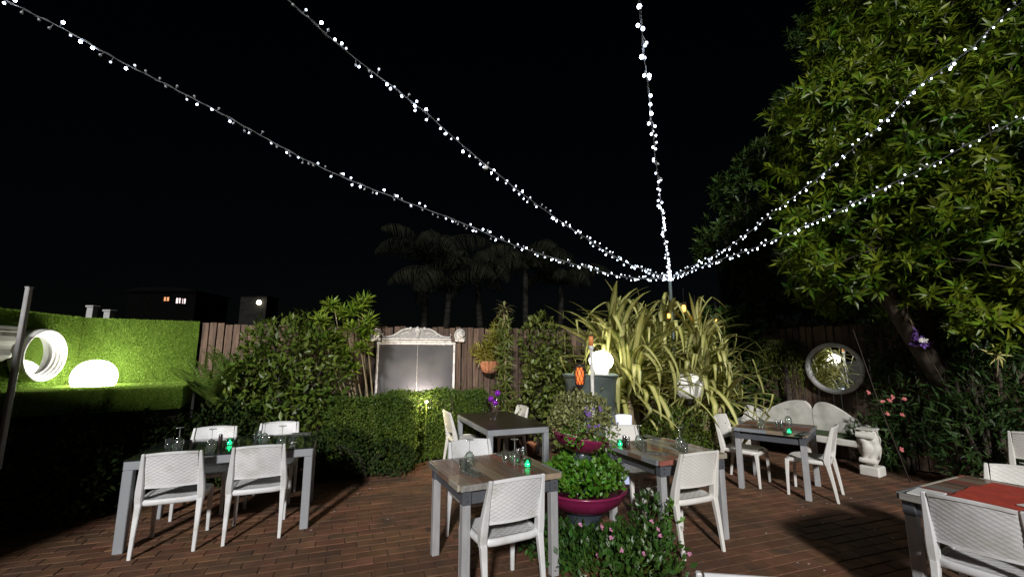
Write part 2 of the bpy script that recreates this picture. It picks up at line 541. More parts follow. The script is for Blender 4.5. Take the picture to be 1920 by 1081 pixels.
def np_mesh(name, V, T, mat, parent=None, loc=(0, 0, 0), rz=0.0, mats=None, mi=None):
    me = bpy.data.meshes.new(name)
    me.vertices.add(len(V))
    me.vertices.foreach_set('co', np.ascontiguousarray(V, dtype=np.float32).ravel())
    me.loops.add(len(T) * 3)
    me.loops.foreach_set('vertex_index', np.ascontiguousarray(T, dtype=np.int32).ravel())
    me.polygons.add(len(T))
    me.polygons.foreach_set('loop_start', np.arange(0, len(T) * 3, 3, dtype=np.int32))
    try:
        me.polygons.foreach_set('loop_total', np.full(len(T), 3, dtype=np.int32))
    except Exception:
        pass
    for m in (mats or [mat]):
        me.materials.append(MT[m])
    if mi is not None:
        me.polygons.foreach_set('material_index', np.asarray(mi, dtype=np.int32))
    me.update(calc_edges=True)
    me.validate()
    return link(name, me, parent, loc, rz)


def rdir(n):
    return nz(rng.normal(size=(n, 3)))


def lobes_points(lobes, n, inner=0.55):
    """points near the skin of a union of ellipsoids; returns P, outward"""
    wts = np.array([max(l[3] * l[4], l[3] * l[5], l[4] * l[5]) for l in lobes])
    k = rng.choice(len(lobes), size=n, p=wts / wts.sum())
    A = np.array(lobes, float)[k]
    d = rdir(n)
    r = inner + (1 - inner) * rng.random(n) ** 0.5
    r *= 1 + 0.10 * np.sin(d[:, 0] * 7 + A[:, 0] * 3) * np.cos(d[:, 2] * 6 + A[:, 1] * 5)
    return A[:, :3] + d * A[:, 3:6] * r[:, None], nz(d / A[:, 3:6])


def foliage(name, lobes, n, L, W, mat, parent=None, inner=0.55, spread=0.8, up=0.35, droop=0.15, loc=(0, 0, 0), zmin=0.02, fold=0.15):
    P, O = lobes_points(lobes, n, inner)
    D = nz(O * 0.7 + rdir(n) * spread + np.array([0, 0, up]))
    N = nz(O + np.array([0, 0, 0.8]) + rdir(n) * 0.5)
    k = P[:, 2] > zmin
    P, D, N = P[k], D[k], N[k]
    l = L * (0.6 + 0.7 * rng.random(len(P)))
    V, T = leaves_arrays(P, D, N, l, l * (W / L), droop=droop, fold=fold)
    return np_mesh(name, V, T, mat, parent, loc)


def rosettes_arrays(C, A, n_leaf, L, W, open0=0.35, open1=1.35, droop=0.22):
    """whorls of leaves at points C about axes A"""
    n = len(C)
    A = nz(A)
    ref = np.where(np.abs(A[:, 2:3]) < 0.9, np.array([[0, 0, 1.0]]), np.array([[1.0, 0, 0]]))
    X = nz(np.cross(A, ref))
    Y = np.cross(A, X)
    ph = (np.arange(n_leaf) * 2.39996)[None, :] + rng.random((n, 1)) * 6.28 + rng.normal(size=(n, n_leaf)) * .15
    op = open0 + (open1 - open0) * ((np.arange(n_leaf) + .5) / n_leaf)[None, :] + rng.normal(size=(n, n_leaf)) * .12
    side = X[:, None, :] * np.cos(ph)[..., None] + Y[:, None, :] * np.sin(ph)[..., None]
    D = A[:, None, :] * np.cos(op)[..., None] + side * np.sin(op)[..., None]
    N = A[:, None, :] * np.sin(op)[..., None] - side * np.cos(op)[..., None] + 1e-4
    P = np.repeat(C[:, None, :], n_leaf, 1) - A[:, None, :] * (np.arange(n_leaf) / n_leaf * L * .35)[None, :, None]
    l = L * (0.75 + .5 * rng.random((n, n_leaf)))
    return leaves_arrays(P.reshape(-1, 3), D.reshape(-1, 3), N.reshape(-1, 3), l.ravel(), l.ravel() * (W / L), droop=droop, wide=0.5)


# ================================================================ SETTING
g = MB()
g.add([(-160, -60, -0.035), (160, -60, -0.035), (160, 300, -0.035), (-160, 300, -0.035)], [(0, 1, 2, 3)])
struct(g.build('ground', 'far_ground'))

# planting soil between the paving and the fences
g = MB()
g.add([(-7.5, 0.5, -0.028), (8.5, 0.5, -0.028), (8.5, 10, -0.028), (-7.5, 10, -0.028)], [(0, 1, 2, 3)])
struct(g.build('garden_soil', 'soil'))

# ---- brick patio
g = MB()
g.add([(-4.6, 0.4, -0.0055), (6.6, 0.4, -0.0055), (6.6, 8.2, -0.0055), (-4.6, 8.2, -0.0055)], [(0, 1, 2, 3)])
patio = struct(g.build('patio', 'joint_sand'))
PA = R(19)
BL, BW = 0.235, 0.117
pc, ps = math.cos(PA), math.sin(PA)


def brick_mesh(k, mat):
    r = random.Random(k)
    hx, hy, b = BL / 2 - 0.0035, BW / 2 - 0.0035, 0.005
    j = lambda: r.uniform(-.0022, .0022)
    top = [(-hx + b + j(), -hy + b + j(), j() * .5), (hx - b + j(), -hy + b + j(), j() * .5), (hx - b + j(), hy - b + j(), j() * .5), (-hx + b + j(), hy - b + j(), j() * .5)]
    mid = [(-hx + j(), -hy + j(), -0.0042), (hx + j(), -hy + j(), -0.0042), (hx + j(), hy + j(), -0.0042), (-hx + j(), hy + j(), -0.0042)]
    low = [(p[0], p[1], -0.03) for p in mid]
    vs = top + mid + low
    fs = [(0, 1, 2, 3)] + [(4 + i, 4 + (i + 1) % 4, (i + 1) % 4, i) for i in range(4)] + [(8 + i, 8 + (i + 1) % 4, 4 + (i + 1) % 4, 4 + i) for i in range(4)]
    return vs, fs


cells = []
for i in range(-60, 80):
    for k in range(0, 90):
        lx = (i + 0.5 * (k % 2)) * BL + 0.013 * math.sin(k * 1.7)
        ly = k * BW
        x, y = lx * pc - ly * ps + 1.5, lx * ps + ly * pc - 1.0
        if not (1.0 < y < 8.1) or abs(x) > 1.28 * y + 0.4:
            continue
        if y > 6.55 + 0.26 * (x + 2.6) or x < -4.42 or y > 11.4 - 0.9 * x or x > 6.2:
            continue
        cells.append((x, y))
# depth of view decides which bricks are big in the picture
def in_view(x, y):
    c, s = math.cos(PITCH), math.sin(PITCH)
    f = c * y + s * (-EYE)
    up = -s * y + c * (-EYE)
    if f < 0.3:
        return False
    u, v = 960 + FPX * x / f, 540.5 - FPX * up / f
    return -20 < u < 1940 and v < 1095


blocked = [(-4.4, -3.0, 3.6, 4.7)]
cells.sort(key=lambda p: p[1] ** 2 + 0.15 * p[0] ** 2)
near = [c for c in cells if in_view(*c)][:300]
ns = set(near)
bmesh_data = []
for k in range(6):
    vs_, fs_ = brick_mesh(k, None)
    me = bpy.data.meshes.new('brick')
    me.from_pydata(vs_, [], fs_)
    me.materials.append(MT['paver'])
    bmesh_data.append(me)
fb = MB()
for q, (x, y) in enumerate(cells):
    dz = random.uniform(-0.002, 0.002)
    a = PA + random.gauss(0, 0.012) + (math.pi if random.random() < .5 else 0)
    tx, ty = random.gauss(0, 0.0055), random.gauss(0, 0.0055)
    if (x, y) in ns:
        o = link('brick', bmesh_data[q % 6], patio, (x, y, dz))
        o.rotation_euler = (tx, ty, a)
    else:
        vs_, fs_ = brick_mesh(q % 6, None)
        ca, sa = math.cos(a), math.sin(a)
        fb.add([(x + p[0] * ca - p[1] * sa, y + p[0] * sa + p[1] * ca, p[2] + dz + p[0] * tx + p[1] * ty) for p in vs_], fs_)
stuff(fb.build('brick_field', 'paver_far', patio))

# fallen leaves / petals on the paving (a few pale specks)
V, T = leaves_arrays(np.array([[random.uniform(-2, 4), random.uniform(3.2, 5.8), 0.004] for _ in range(46)]), np.c_[rng.normal(size=(46, 2)), np.zeros(46)],
                     np.tile([0.1, 0.1, 1.0], (46, 1)), 0.028, 0.016, fold=-0.2, droop=0.0)
stuff(tag(np_mesh('fallen_petals', V, T, 'white_petal'), 'pale fallen petals and leaf bits scattered over the brick paving', 'petals'))

# dry leaf litter gathered along the planting
lp = []
for _ in range(330):
    t = random.random()
    if t < .55:
        x = random.uniform(-4.1, -1.0); y = 5.55 + .26 * (x + 2.6) - abs(random.gauss(0, .28)) + (0 if x > -3 else -(-3 - x) * 1.1)
    elif t < .8:
        x = random.uniform(2.6, 5.2); y = 7.0 - .75 * (x - 3.2) - abs(random.gauss(0, .3))
    else:
        x = random.gauss(.75, .65); y = random.gauss(3.6, .45)
    lp.append((x, y, .004))
lp = np.array(lp)
n = len(lp)
V, T = leaves_arrays(lp, np.c_[rng.normal(size=(n, 2)), rng.random(n) * .25], np.tile([0.15, 0.1, 1.0], (n, 1)), 0.03 + .03 * rng.random(n), 0.017, fold=-0.25, droop=0.08)
stuff(tag(np_mesh('leaf_litter', V, T, 'dead_leaf'), 'dry brown leaf litter along the hedge foot and planting edges', 'leaf litter'))

# ---- timber fences
FA, FE = Vector((-4.70, 6.48)), Vector((0.9636, 0.267))
FANG = math.atan2(FE.y, FE.x)
FN = Vector((FE.y, -FE.x))               # towards the camera
CORNER = Vector((4.02, 8.9))
GE = Vector((0.53, -0.85)).normalized()
GANG = math.atan2(GE.y, GE.x)
GN = Vector((GE.y, -GE.x))               # towards the patio


def on_line(A, E, u):
    d = ray(u, 665)
    k = d.x / d.y
    s = (k * A.y - A.x) / (E.x - k * E.y)
    return A + E * s, s


boards = []
for q in range(5):
    r = random.Random(40 + q)
    mb = MB()
    h = 2.08 + r.uniform(-.012, .012)
    wv = 0.0455 + r.uniform(-.0015, .0025)
    secs = []
    for z in (0.02, 0.7, 1.4, h - .004, h):
        o_ = r.uniform(-.003, .003)
        e = 0.004 if z < h - .002 else 0.006
        w2, t2 = (wv, 0.011) if z < h - .002 else (wv - .004, 0.008)
        pts = [(-w2 + e, -t2), (w2 - e, -t2), (w2, -t2 + e), (w2, t2 - e), (w2 - e, t2), (-w2 + e, t2), (-w2, t2 - e), (-w2, -t2 + e)]
        secs.append([(x + o_, y, z) for x, y in pts])
    mb.loft(secs)
    me = bpy.data.meshes.new('board')
    me.from_pydata(mb.v, [], mb.f)
    me.materials.append(MT['fence_board'])
    boards.append(me)


def fence(A, E, ang, N, length, label, lean=0.0):
    root = thing('timber_fence', label, 'fence', (A.x, A.y, 0), ang)
    n = int(length / 0.104)
    for i in range(n):
        o = link('board', boards[random.randrange(5)], root, ((i + .5) * 0.104, random.uniform(-.004, .004), random.uniform(-.02, .012)))
        o.rotation_euler = (random.gauss(0, .003), random.gauss(0, .003), math.pi if random.random() < .5 else 0)
    for z in (0.35, 1.1, 1.85):
        b = MB()
        b.box((length / 2, 0.041, z), (length / 2, 0.025, 0.045))
        b.build('rail', 'fence_rail', root)
    for i in range(int(length / 1.8) + 1):
        b = MB()
        b.box((min(i * 1.8 + .06, length - .06), 0.115, 1.0), (0.045, 0.045, 1.0), bev=.006)
        b.build('post', 'fence_rail', root)
    return root


back_fence = fence(FA, FE, FANG, FN, (CORNER - FA).length - 0.05, 'long brown timber paling fence along the back of the garden behind the chalkboard')
side_fence = fence(CORNER, GE, GANG, GN, 5.9, 'brown timber paling fence on the right behind the white bench and round mirror')

# ---- turf-clad walls on the left and the turf-clad ledge
TL0, TC, TR1 = Vector((-5.40, 4.0)), Vector((-5.74, 5.72)), Vector((-4.68, 6.40))
ZL, ZT = 1.215, 2.10


def turf_wall(A, B, label):
    d = (B - A)
    L_ = d.length
    ang = math.atan2(d.y, d.x)
    root = thing('turf_wall', label, 'turf wall', (A.x, A.y, 0), ang)
    b = MB()
    b.box((L_ / 2, 0.05, ZT / 2), (L_ / 2, 0.045, ZT / 2))
    b.build('backing_panel', 'turf_back', root)
    n = int(L_ * (ZT - ZL) * 17000)
    P = np.c_[rng.random(n) * L_, np.full(n, 0.004), ZL - .03 + rng.random(n) * (ZT - ZL + .035)]
    D = np.c_[rng.normal(size=n) * .6, -np.ones(n), rng.normal(size=n) * .5 - .55]
    D = nz(D)
    s_ = nz(np.cross(D, rdir(n))) * 0.0032
    ln = (0.016 + 0.014 * rng.random(n))[:, None]
    Vv = np.stack([P - s_, P + s_, P + D * ln], 1).reshape(-1, 3)
    stuff(np_mesh('turf_pile', Vv, np.arange(3 * n).reshape(-1, 3), 'turf', root))
    return root


turf_wall(TL0, TC, 'left artificial turf wall panel carrying the round white mirror')
turf_wall(TC, TR1, 'right artificial turf wall panel lit by the glowing dome lamp')
F0, F1 = Vector((-5.36, 4.44)), Vector((-4.05, 5.38))
lb = MB()
poly = [(F0.x, F0.y), (F1.x, F1.y), (TR1.x + .1, TR1.y - .12), (TC.x + .04, TC.y - .05), (TL0.x + .06, TL0.y)]
lb.prism(poly, 0.96, ZL, 'z')
ledge = struct(lb.build('turf_ledge', 'turf_back'))
n = 26000
uu, vv = rng.random(n), rng.random(n)
f0, f1, t0, t1 = np.array(F0), np.array(F1), np.array(TC), np.array(TR1)
Q = (f0 * (1 - uu[:, None]) + f1 * uu[:, None]) * (1 - vv[:, None]) + (t0 * (1 - uu[:, None]) + t1 * uu[:, None]) * vv[:, None]
P = np.c_[Q, np.full(n, ZL - .002)]
nf = 12000
uf = rng.random(nf)
Pf = np.c_[f0 * (1 - uf[:, None]) + f1 * uf[:, None], 0.97 + rng.random(nf) * (ZL - .97)]
fd = np.array([(F1 - F0).y, -(F1 - F0).x]) / (F1 - F0).length
Pf[:, :2] += fd * .002
D = np.r_[np.c_[rng.normal(size=n) * .5, rng.normal(size=n) * .5, np.ones(n)], np.c_[fd[0] + rng.normal(size=nf) * .5, fd[1] + rng.normal(size=nf) * .5, rng.normal(size=nf) * .4 - .5]]
P = np.r_[P, Pf]
D = nz(D)
n2 = len(P)
s_ = nz(np.cross(D, rdir(n2))) * 0.003
Vv = np.stack([P - s_, P + s_, P + D * (0.014 + .014 * rng.random(n2))[:, None]], 1).reshape(-1, 3)
stuff(np_mesh('turf_pile', Vv, np.arange(3 * n2).reshape(-1, 3), 'turf', ledge))
# dark retaining wall under the ledge
rb = MB()
rb.box(((F0.x + F1.x) / 2 - .12, (F0.y + F1.y) / 2 + .16, 0.465), ((F1 - F0).length / 2, 0.05, 0.49), rz=math.atan2((F1 - F0).y, (F1 - F0).x))
tag(rb.build('retaining_wall', 'dark_bark'), 'dark low wall under the turf ledge hidden among shrubs', 'wall')

# ---- things on the ledge
dome = thing('dome_lamp', 'glowing white dome lamp standing on the turf ledge', 'lamp', (at(178, 700, 5.42).x, 5.42, ZL), 0)
b = MB()
b.lathe([(0.19, 0.0), (0.212, 0.06), (0.218, 0.12), (0.205, 0.19), (0.168, 0.255), (0.115, 0.298), (0.055, 0.32), (0.0001, 0.326)], 32)
b.build('shade', 'lamp_white', dome)
b = MB()
b.lathe([(0.0001, 0.001), (0.17, 0.001), (0.185, 0.012), (0.18, 0.03), (0.14, 0.03)], 32)
b.build('base', 'white_paint', dome)


def round_mirror(label, c, normal_ang, ro, ri, depth, steps, mat):
    """axis along local -y ; normal_ang = direction the mirror faces (angle of the outward normal)"""
    root = thing('round_mirror', label, 'mirror', c, normal_ang + math.pi / 2)
    mt = Matrix.Rotation(math.pi / 2, 4, 'X')       # local z -> -y
    b = MB()
    prof = [(ro * .96, 0.0), (ro, 0.01), (ro, depth - .012), (ro - .006, depth)]
    x = ro - .006
    wst = (ro - .006 - ri) / steps
    z = depth
    for k in range(steps):
        x2 = ro - .006 - wst * (k + 1)
        prof += [(x2 + .004, z), (x2, z - .006)]
        z -= (depth * .8) / steps
        prof += [(x2, z)]
    b.lathe(prof, 64, mat=mt)
    b.build('frame', mat, root)
    b = MB()
    vs_ = [(0, -z - .001 - 0.002, 0)] + [((x2 + .003) * math.cos(2 * math.pi * k / 64), -z - .002, (x2 + .003) * math.sin(2 * math.pi * k / 64)) for k in range(64)]
    b.add(vs_, [(0, 1 + k, 1 + (k + 1) % 64) for k in range(64)])
    b.build('mirror_glass', 'mirror', root)
    return root


ld_ = (TC - TL0).normalized()
mc_ = TL0 + ld_ * ((5.0 - TL0.y) / ld_.y)
round_mirror('round mirror in deep stepped white ring frame on the turf wall', (mc_.x + .03, mc_.y, 1.60), math.atan2(-ld_.x, ld_.y), 0.30, 0.215, 0.15, 4, 'ring_white')
# white scroll corbel at the far left
cr = thing('scroll_corbel', 'white scrolled wall corbel on the turf wall at the far left', 'corbel', (-5.46, 4.5, 1.56), R(-6))
cr.scale = (.66, 1, .95)
b = MB()
pf = [(0.0, 0.33), (0.30, 0.33), (0.305, 0.305), (0.27, 0.295), (0.275, 0.25), (0.245, 0.2), (0.2, 0.17), (0.165, 0.145), (0.15, 0.11), (0.15, 0.07), (0.155, 0.04), (0.13, 0.01), (0.09, 0.0), (0.04, -0.02), (0.0, -0.03)]
b.prism(pf, -0.11, 0.11, 'y')
for sgn in (-1, 1):
    for (cx_, cz_, rr) in ((0.235, 0.262, .034), (0.115, 0.045, .036)):
        b.lathe([(rr, -.012), (rr, .012), (rr * .7, .018), (rr * .6, .01), (rr * .3, .018), (0.0001, .02)], 14, (cx_, sgn * .115, cz_), mat=Matrix.Rotation(-sgn * math.pi / 2, 4, 'X'))
b.build('scroll_body', 'white_paint', cr)
b = MB()
b.box((0.155, 0, 0.344), (0.165, 0.125, 0.013), bev=.004)
b.build('top_shelf', 'white_paint', cr)

# pole in front of the ledge
pl = thing('pole', 'slim grey metal pole standing in front of the turf ledge', 'pole', (at(37, 640, 4.05).x, 4.05, 0))
b = MB()
b.bar([(0, 0, 0), (0.0, 0.0, 2.24)], [.021, .021], [.021, .021], ch=.3)
b.build('post', 'pole_grey', pl)
b = MB()
b.box((0, 0, 2.245), (.022, .022, .004))
b.build('cap', 'pole_grey', pl)

# ---- far buildings beyond the fence
def house(name, label, cat, c, parts):
    r = thing(name, label, cat, (c[0], c[1], 0))
    for nm, cc, hh, m in parts:
        mb = MB()
        mb.box(cc, hh)
        mb.build(nm, m, r)
    return r


hx = at(300, 565, 26)
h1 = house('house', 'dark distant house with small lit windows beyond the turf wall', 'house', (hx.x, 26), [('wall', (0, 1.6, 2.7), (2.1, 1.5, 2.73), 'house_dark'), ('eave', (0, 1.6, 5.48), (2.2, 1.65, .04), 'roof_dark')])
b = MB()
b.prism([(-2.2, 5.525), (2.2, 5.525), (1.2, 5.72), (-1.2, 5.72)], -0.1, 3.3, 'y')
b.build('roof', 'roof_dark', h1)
for (u_, v_, ww, hh, m, lb_) in ((311, 560, .16, .12, 'win_warm', 'small orange lit window'), (334, 563, .17, .16, 'win_white', None), (343, 564, .13, .15, 'win_white', None)):
    p = at(u_, v_, 26)
    b = MB()
    b.box((p.x - hx.x, 0.075, p.z), (ww, .02, hh))
    o = b.build('window', m, h1)
    if lb_:
        o['label'] = lb_
    b = MB()
    for dx in (-ww - .03, 0, ww + .03):
        b.box((p.x - hx.x + dx, 0.05, p.z), (.02, .02, hh + .06))
    for dz in (-hh - .04, hh + .04):
        b.box((p.x - hx.x, 0.05, p.z + dz), (ww - .03, .02, .02))
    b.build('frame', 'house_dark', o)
for u_, v0, hh, lb_ in ((173, 583, .12, 'pale gate pillar beyond the turf wall, taller and left of the two'), (205, 588, .07, 'pale gate pillar beyond the turf wall, shorter and right of the two')):
    p = at(u_, v0, 14)
    b = MB()
    b.box((0, 0, (p.z + hh) / 2), (.1, .1, (p.z + hh) / 2), bev=.01)
    o = thing('gate_pillar', lb_, 'pillar', (p.x, 14, 0), 0, 'pale pillars beyond the turf wall')
    b.build('shaft', 'house_dark' if False else 'pole_grey', o).scale = (1, 1, 1)
    b = MB()
    b.box((0, 0, p.z + hh + .03), (.13, .13, .03), bev=.008)
    b.build('cap', 'pole_grey', o)
p = at(484, 567, 20)
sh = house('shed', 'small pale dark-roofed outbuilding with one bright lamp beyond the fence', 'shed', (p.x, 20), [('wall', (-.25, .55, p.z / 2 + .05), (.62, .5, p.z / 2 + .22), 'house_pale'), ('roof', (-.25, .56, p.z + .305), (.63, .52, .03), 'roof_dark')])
b = MB()
b.ball((0.08, -0.06, p.z), .1, 12)
wl = b.build('wall_lamp', 'street_bulb', sh)
b = MB()
b.tube([(0.08, 0.05, p.z + .12), (0.08, -0.06, p.z + .12), (0.08, -0.06, p.z + .07)], .015, 6)
b.build('bracket', 'pole_grey', wl)

# ---- added unseen wall behind the camera on the left, keeps the floodlight off the left bed
rw = thing('shade_wall', 'added unseen wall behind the viewpoint, shading the left bed', 'shade wall', (-6.9, -0.55, 0))
b = MB(); b.box((0, 0, 1.83), (2.72, .15, 1.87)); b.build('wall', 'urn', rw)
b = MB(); b.box((0, 0, 3.73), (2.8, .22, .03)); b.build('coping', 'pole_grey', rw)

# ---- palms behind the fence
fr_meshes = []
for q in range(3):
    r = np.random.default_rng(q)
    n = 44
    t = np.linspace(0.08, 1, n)
    Lr = 2.1
    th = 0.2 + t * (2.1 + .3 * q)
    ds = Lr / n
    x = np.cumsum(np.sin(th)) * ds
    z = np.cumsum(np.cos(th)) * ds
    P = np.c_[x, np.zeros(n), z]
    tan = np.c_[np.sin(th), np.zeros(n), np.cos(th)]
    nor = np.c_[-np.cos(th), np.zeros(n), np.sin(th)]
    Vs, Ts, off = [], [], 0
    for sgn in (-1, 1):
        D = tan * .55 + np.array([0, sgn * 1.0, 0]) - np.array([0, 0, .55]) + r.normal(size=(n, 3)) * .1
        l = 0.6 * np.sin(np.pi * (t * .85 + .12)) + .08
        V_, T_ = leaves_arrays(P, D, nor, l, .032, droop=.5)
        Vs.append(V_); Ts.append(T_ + off); off += len(V_)
    rm = MB()
    rm.tube([(0, 0, 0)] + [tuple(a) for a in P[::6]] + [tuple(P[-1])], [.03] + list(np.linspace(.026, .005, len(P[::6]) + 1)), 5)
    V_ = np.array(rm.v)
    T_ = []
    for f in rm.f:
        for k in range(1, len(f) - 1):
            T_.append((f[0], f[k], f[k + 1]))
    Vs.append(V_); Ts.append(np.array(T_) + off)
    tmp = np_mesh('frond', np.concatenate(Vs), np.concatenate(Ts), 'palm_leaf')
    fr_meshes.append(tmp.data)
    bpy.data.objects.remove(tmp)
palms = [(800, 478, 12.5, 1.15, 'left-hand dark feather palm rising highest beyond the back fence'), (842, 528, 11.5, .95, 'dark feather palm with pale trunk behind the chalkboard'),
         (897, 508, 12.2, 1.0, 'dark feather palm above the hanging terracotta basket'), (985, 490, 13, 1.05, 'dark feather palm left of the strappy clump beyond the fence'),
         (1052, 520, 13.5, .9, 'small dark feather palm partly behind the strappy clump')]
for i, (u_, v_, Y_, sc, lb_) in enumerate(palms):
    p = at(u_, v_, Y_)
    rt = thing('palm_tree', lb_, 'palm', (p.x, Y_, 0), 0, 'dark feather palms beyond the back fence')
    b = MB()
    lx = .25 * math.sin(i * 2.1)
    H_ = p.z - .2
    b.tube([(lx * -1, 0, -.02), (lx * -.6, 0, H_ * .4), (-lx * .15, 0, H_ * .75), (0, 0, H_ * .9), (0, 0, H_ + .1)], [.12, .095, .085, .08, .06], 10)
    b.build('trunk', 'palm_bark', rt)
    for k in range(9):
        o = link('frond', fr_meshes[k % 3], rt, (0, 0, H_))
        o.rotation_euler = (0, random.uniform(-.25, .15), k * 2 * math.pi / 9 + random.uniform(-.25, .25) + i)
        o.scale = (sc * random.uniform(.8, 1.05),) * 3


# ================================================================ PLANTS
def shrub(name, label, cat, lobes, n, L, W, mat, base, stems=4, inner=0.5, spread=0.8, up=0.35, droop=.15, bark='dark_bark', group=None, srad=.02):
    """lobes in world coordinates; the thing's empty stands at base"""
    rt = thing(name, label, cat, (base[0], base[1], 0), 0, group)
    lo = [(l[0] - base[0], l[1] - base[1], l[2], l[3], l[4], l[5]) for l in lobes]
    foliage('foliage', lo, n, L, W, mat, rt, inner, spread, up, droop)
    if stems:
        b = MB()
        for k in range(stems):
            l = lo[k % len(lo)]
            e = Vector((l[0] + random.uniform(-.4, .4) * l[3], l[1] + random.uniform(-.4, .4) * l[4], l[2] + .3 * l[5]))
            s0 = Vector((random.uniform(-.12, .12), random.uniform(-.1, .1), -.02))
            m_ = s0.lerp(e, .5) + Vector((random.uniform(-.1, .1), random.uniform(-.08, .08), .1))
            b.tube([s0, m_, e], [srad * 1.4, srad, srad * .4], 6)
        b.build('stem', bark, rt)
    return rt


# clipped hedge, two blocks meeting at an inner corner (the lit bare spot between them)
def hedge_block(label, A, B, depth, z1, n):
    d = (B - A)
    L_ = d.length
    ang = math.atan2(d.y, d.x)
    rt = thing('clipped_hedge', label, 'hedge', (A.x, A.y, 0), ang, 'clipped hedge blocks in front of the fence')
    # points on rounded box skin : superellipsoid
    q = rng.uniform(-1, 1, size=(n, 3))
    ar = np.array([depth * z1, L_ * z1 * 1.3, L_ * depth * 1.2])
    ax = rng.choice(3, size=n, p=ar / ar.sum())
    q[np.arange(n), ax] = np.where(rng.random(n) < .6, np.where(ax == 1, -1, 1), np.where(ax == 1, 1, -1))
    q /= (np.abs(q) ** 9).sum(1, keepdims=True) ** (1 / 9)
    h = np.array([L_ / 2, depth / 2, z1 / 2])
    r = 0.86 + .15 * rng.random(n) ** .6
    P = np.array([L_ / 2, depth / 2, z1 / 2]) + q * h * r[:, None] * .97
    P += 0.022 * np.sin(P[:, [1, 2, 0]] * 9) + 0.016 * np.sin(P[:, [2, 0, 1]] * 23)
    P += rng.normal(size=P.shape) * (.012 + .05 * (rng.random((n, 1)) < .05))
    O = nz(q / h)
    k = (P[:, 2] > .02)
    P, O = P[k], O[k]
    D = nz(O * .8 + rdir(len(P)) * .9 + np.array([0, 0, .25]))
    l = .026 + .02 * rng.random(len(P))
    V_, T_ = leaves_arrays(P, D, nz(O + rdir(len(P)) * .6), l, l * .55)
    np_mesh('foliage', V_, T_, 'hedge_leaf', rt)
    b = MB()
    for i in range(int(L_ / .09)):
        x = .06 + i * .09
        for k in range(3):
            b.tube([(x, depth * .5 + random.uniform(-.1, .1), -.02), (x + random.uniform(-.06, .06), depth * .5 + random.uniform(-.18, .18), z1 * .5), (x + random.uniform(-.1, .1), depth * .5 + random.uniform(-.2, .2), z1 * .88)], [.012, .009, .004], 5)
    b.build('stem', 'dark_bark', rt)
    return rt


hedge_block('taller clipped hedge block beside the big shrub, front face towards the patio', Vector((-2.62, 6.0)), Vector((-1.36, 6.33)), .62, 1.0, 24000)
hedge_block('clipped hedge block below the chalkboard, right of the lit gap', Vector((-1.95, 6.60)), Vector((-.36, 7.04)), .26, 1.05, 24000)

# big shrub left of the chalkboard
c = Vector((-3.28, 6.22))
shrub('broadleaf_shrub', 'big rounded dark green shrub between the ferns and the chalkboard', 'shrub',
      [(c.x + .1, c.y, 1.25, .80, .5, .92), (c.x - .45, c.y - .02, .85, .6, .5, .75), (c.x + .5, c.y + .02, 1.45, .42, .4, .62), (c.x + .2, c.y - .15, .6, .5, .42, .6),
       (c.x - .15, c.y + .05, 1.75, .5, .4, .42), (c.x - .7, c.y - .1, .5, .45, .4, .5)], 5200, .105, .046, 'shrub_leaf', (c.x, c.y), 9, inner=.6)
# feathery bush of whorled leaves right of it
rt = thing('rosette_shrub', 'bright green whorled-leaf shrub on thin stems left of the chalkboard', 'shrub', (-2.0, 6.55, 0))
b = MB()
pts = [(684, 578, 6.35), (700, 606, 6.4), (662, 590, 6.4), (640, 572, 6.5), (612, 598, 6.3), (690, 650, 6.35), (676, 690, 6.4), (650, 640, 6.3), (692, 565, 6.45), (625, 640, 6.25), (668, 620, 6.3), (694, 625, 6.4), (655, 665, 6.3)]
Cs, As = [], []
for (u_, v_, Y_) in pts:
    p = at(u_ - 14, v_, Y_)
    q = p - Vector((-2.0, 6.55, 0))
    base_ = Vector((random.uniform(-.12, .12), random.uniform(-.05, .1), -.02))
    mid = base_.lerp(q, .55) + Vector((random.uniform(-.05, .02), 0, -.1))
    b.tube([base_, mid, q], [.017, .012, .006], 6)
    for k in range(4):
        Cs.append(q + Vector((random.uniform(-.07, .07), random.uniform(-.07, .07), random.uniform(-.05, .06))))
        As.append((q.normalized() * .3 + Vector((random.uniform(-.5, .9), random.uniform(-1.0, .1), random.uniform(.1, 1.0)))))
b.build('stem', 'twig', rt)
V_, T_ = rosettes_arrays(np.array(Cs), np.array(As), 17, .17, .032, .25, 1.5)
np_mesh('foliage', V_, T_, 'rosette_leaf', rt)


def fern(name, label, base, n_f, Lf, spread, mat='fern_leaf', z0=0.0, group=None, down=1.0, cat='fern'):
    rt = thing(name, label, cat, (base[0], base[1], z0), 0, group)
    for i in range(n_f):
        n = 26
        t = np.linspace(.05, 1, n)
        l0 = Lf * random.uniform(.75, 1.1)
        th = random.uniform(.1, .55) * spread + t * random.uniform(.7, 1.5) * down
        x, z = np.cumsum(np.sin(th)) * l0 / n, np.cumsum(np.cos(th)) * l0 / n
        az = i * 2.399 + random.uniform(-.3, .3)
        ca, sa = math.cos(az), math.sin(az)
        P = np.c_[x * ca, x * sa, z]
        tan = np.c_[np.sin(th) * ca, np.sin(th) * sa, np.cos(th)]
        sd_ = np.array([-sa, ca, 0.0])
        nor = np.cross(tan, sd_)
        Vs, Ts, off = [], [], 0
        for sg in (-1, 1):
            l = .11 * np.sin(np.pi * (t * .9 + .08)) * (Lf / .7) + .006
            a, bb = leaves_arrays(P, sd_ * sg + tan * .35 + np.array([0, 0, -.15]), nor * -1, l, .026 * (Lf / .7), droop=.2)
            Vs.append(a); Ts.append(bb + off); off += len(a)
        np_mesh('frond', np.concatenate(Vs), np.concatenate(Ts), mat, rt)
    return rt


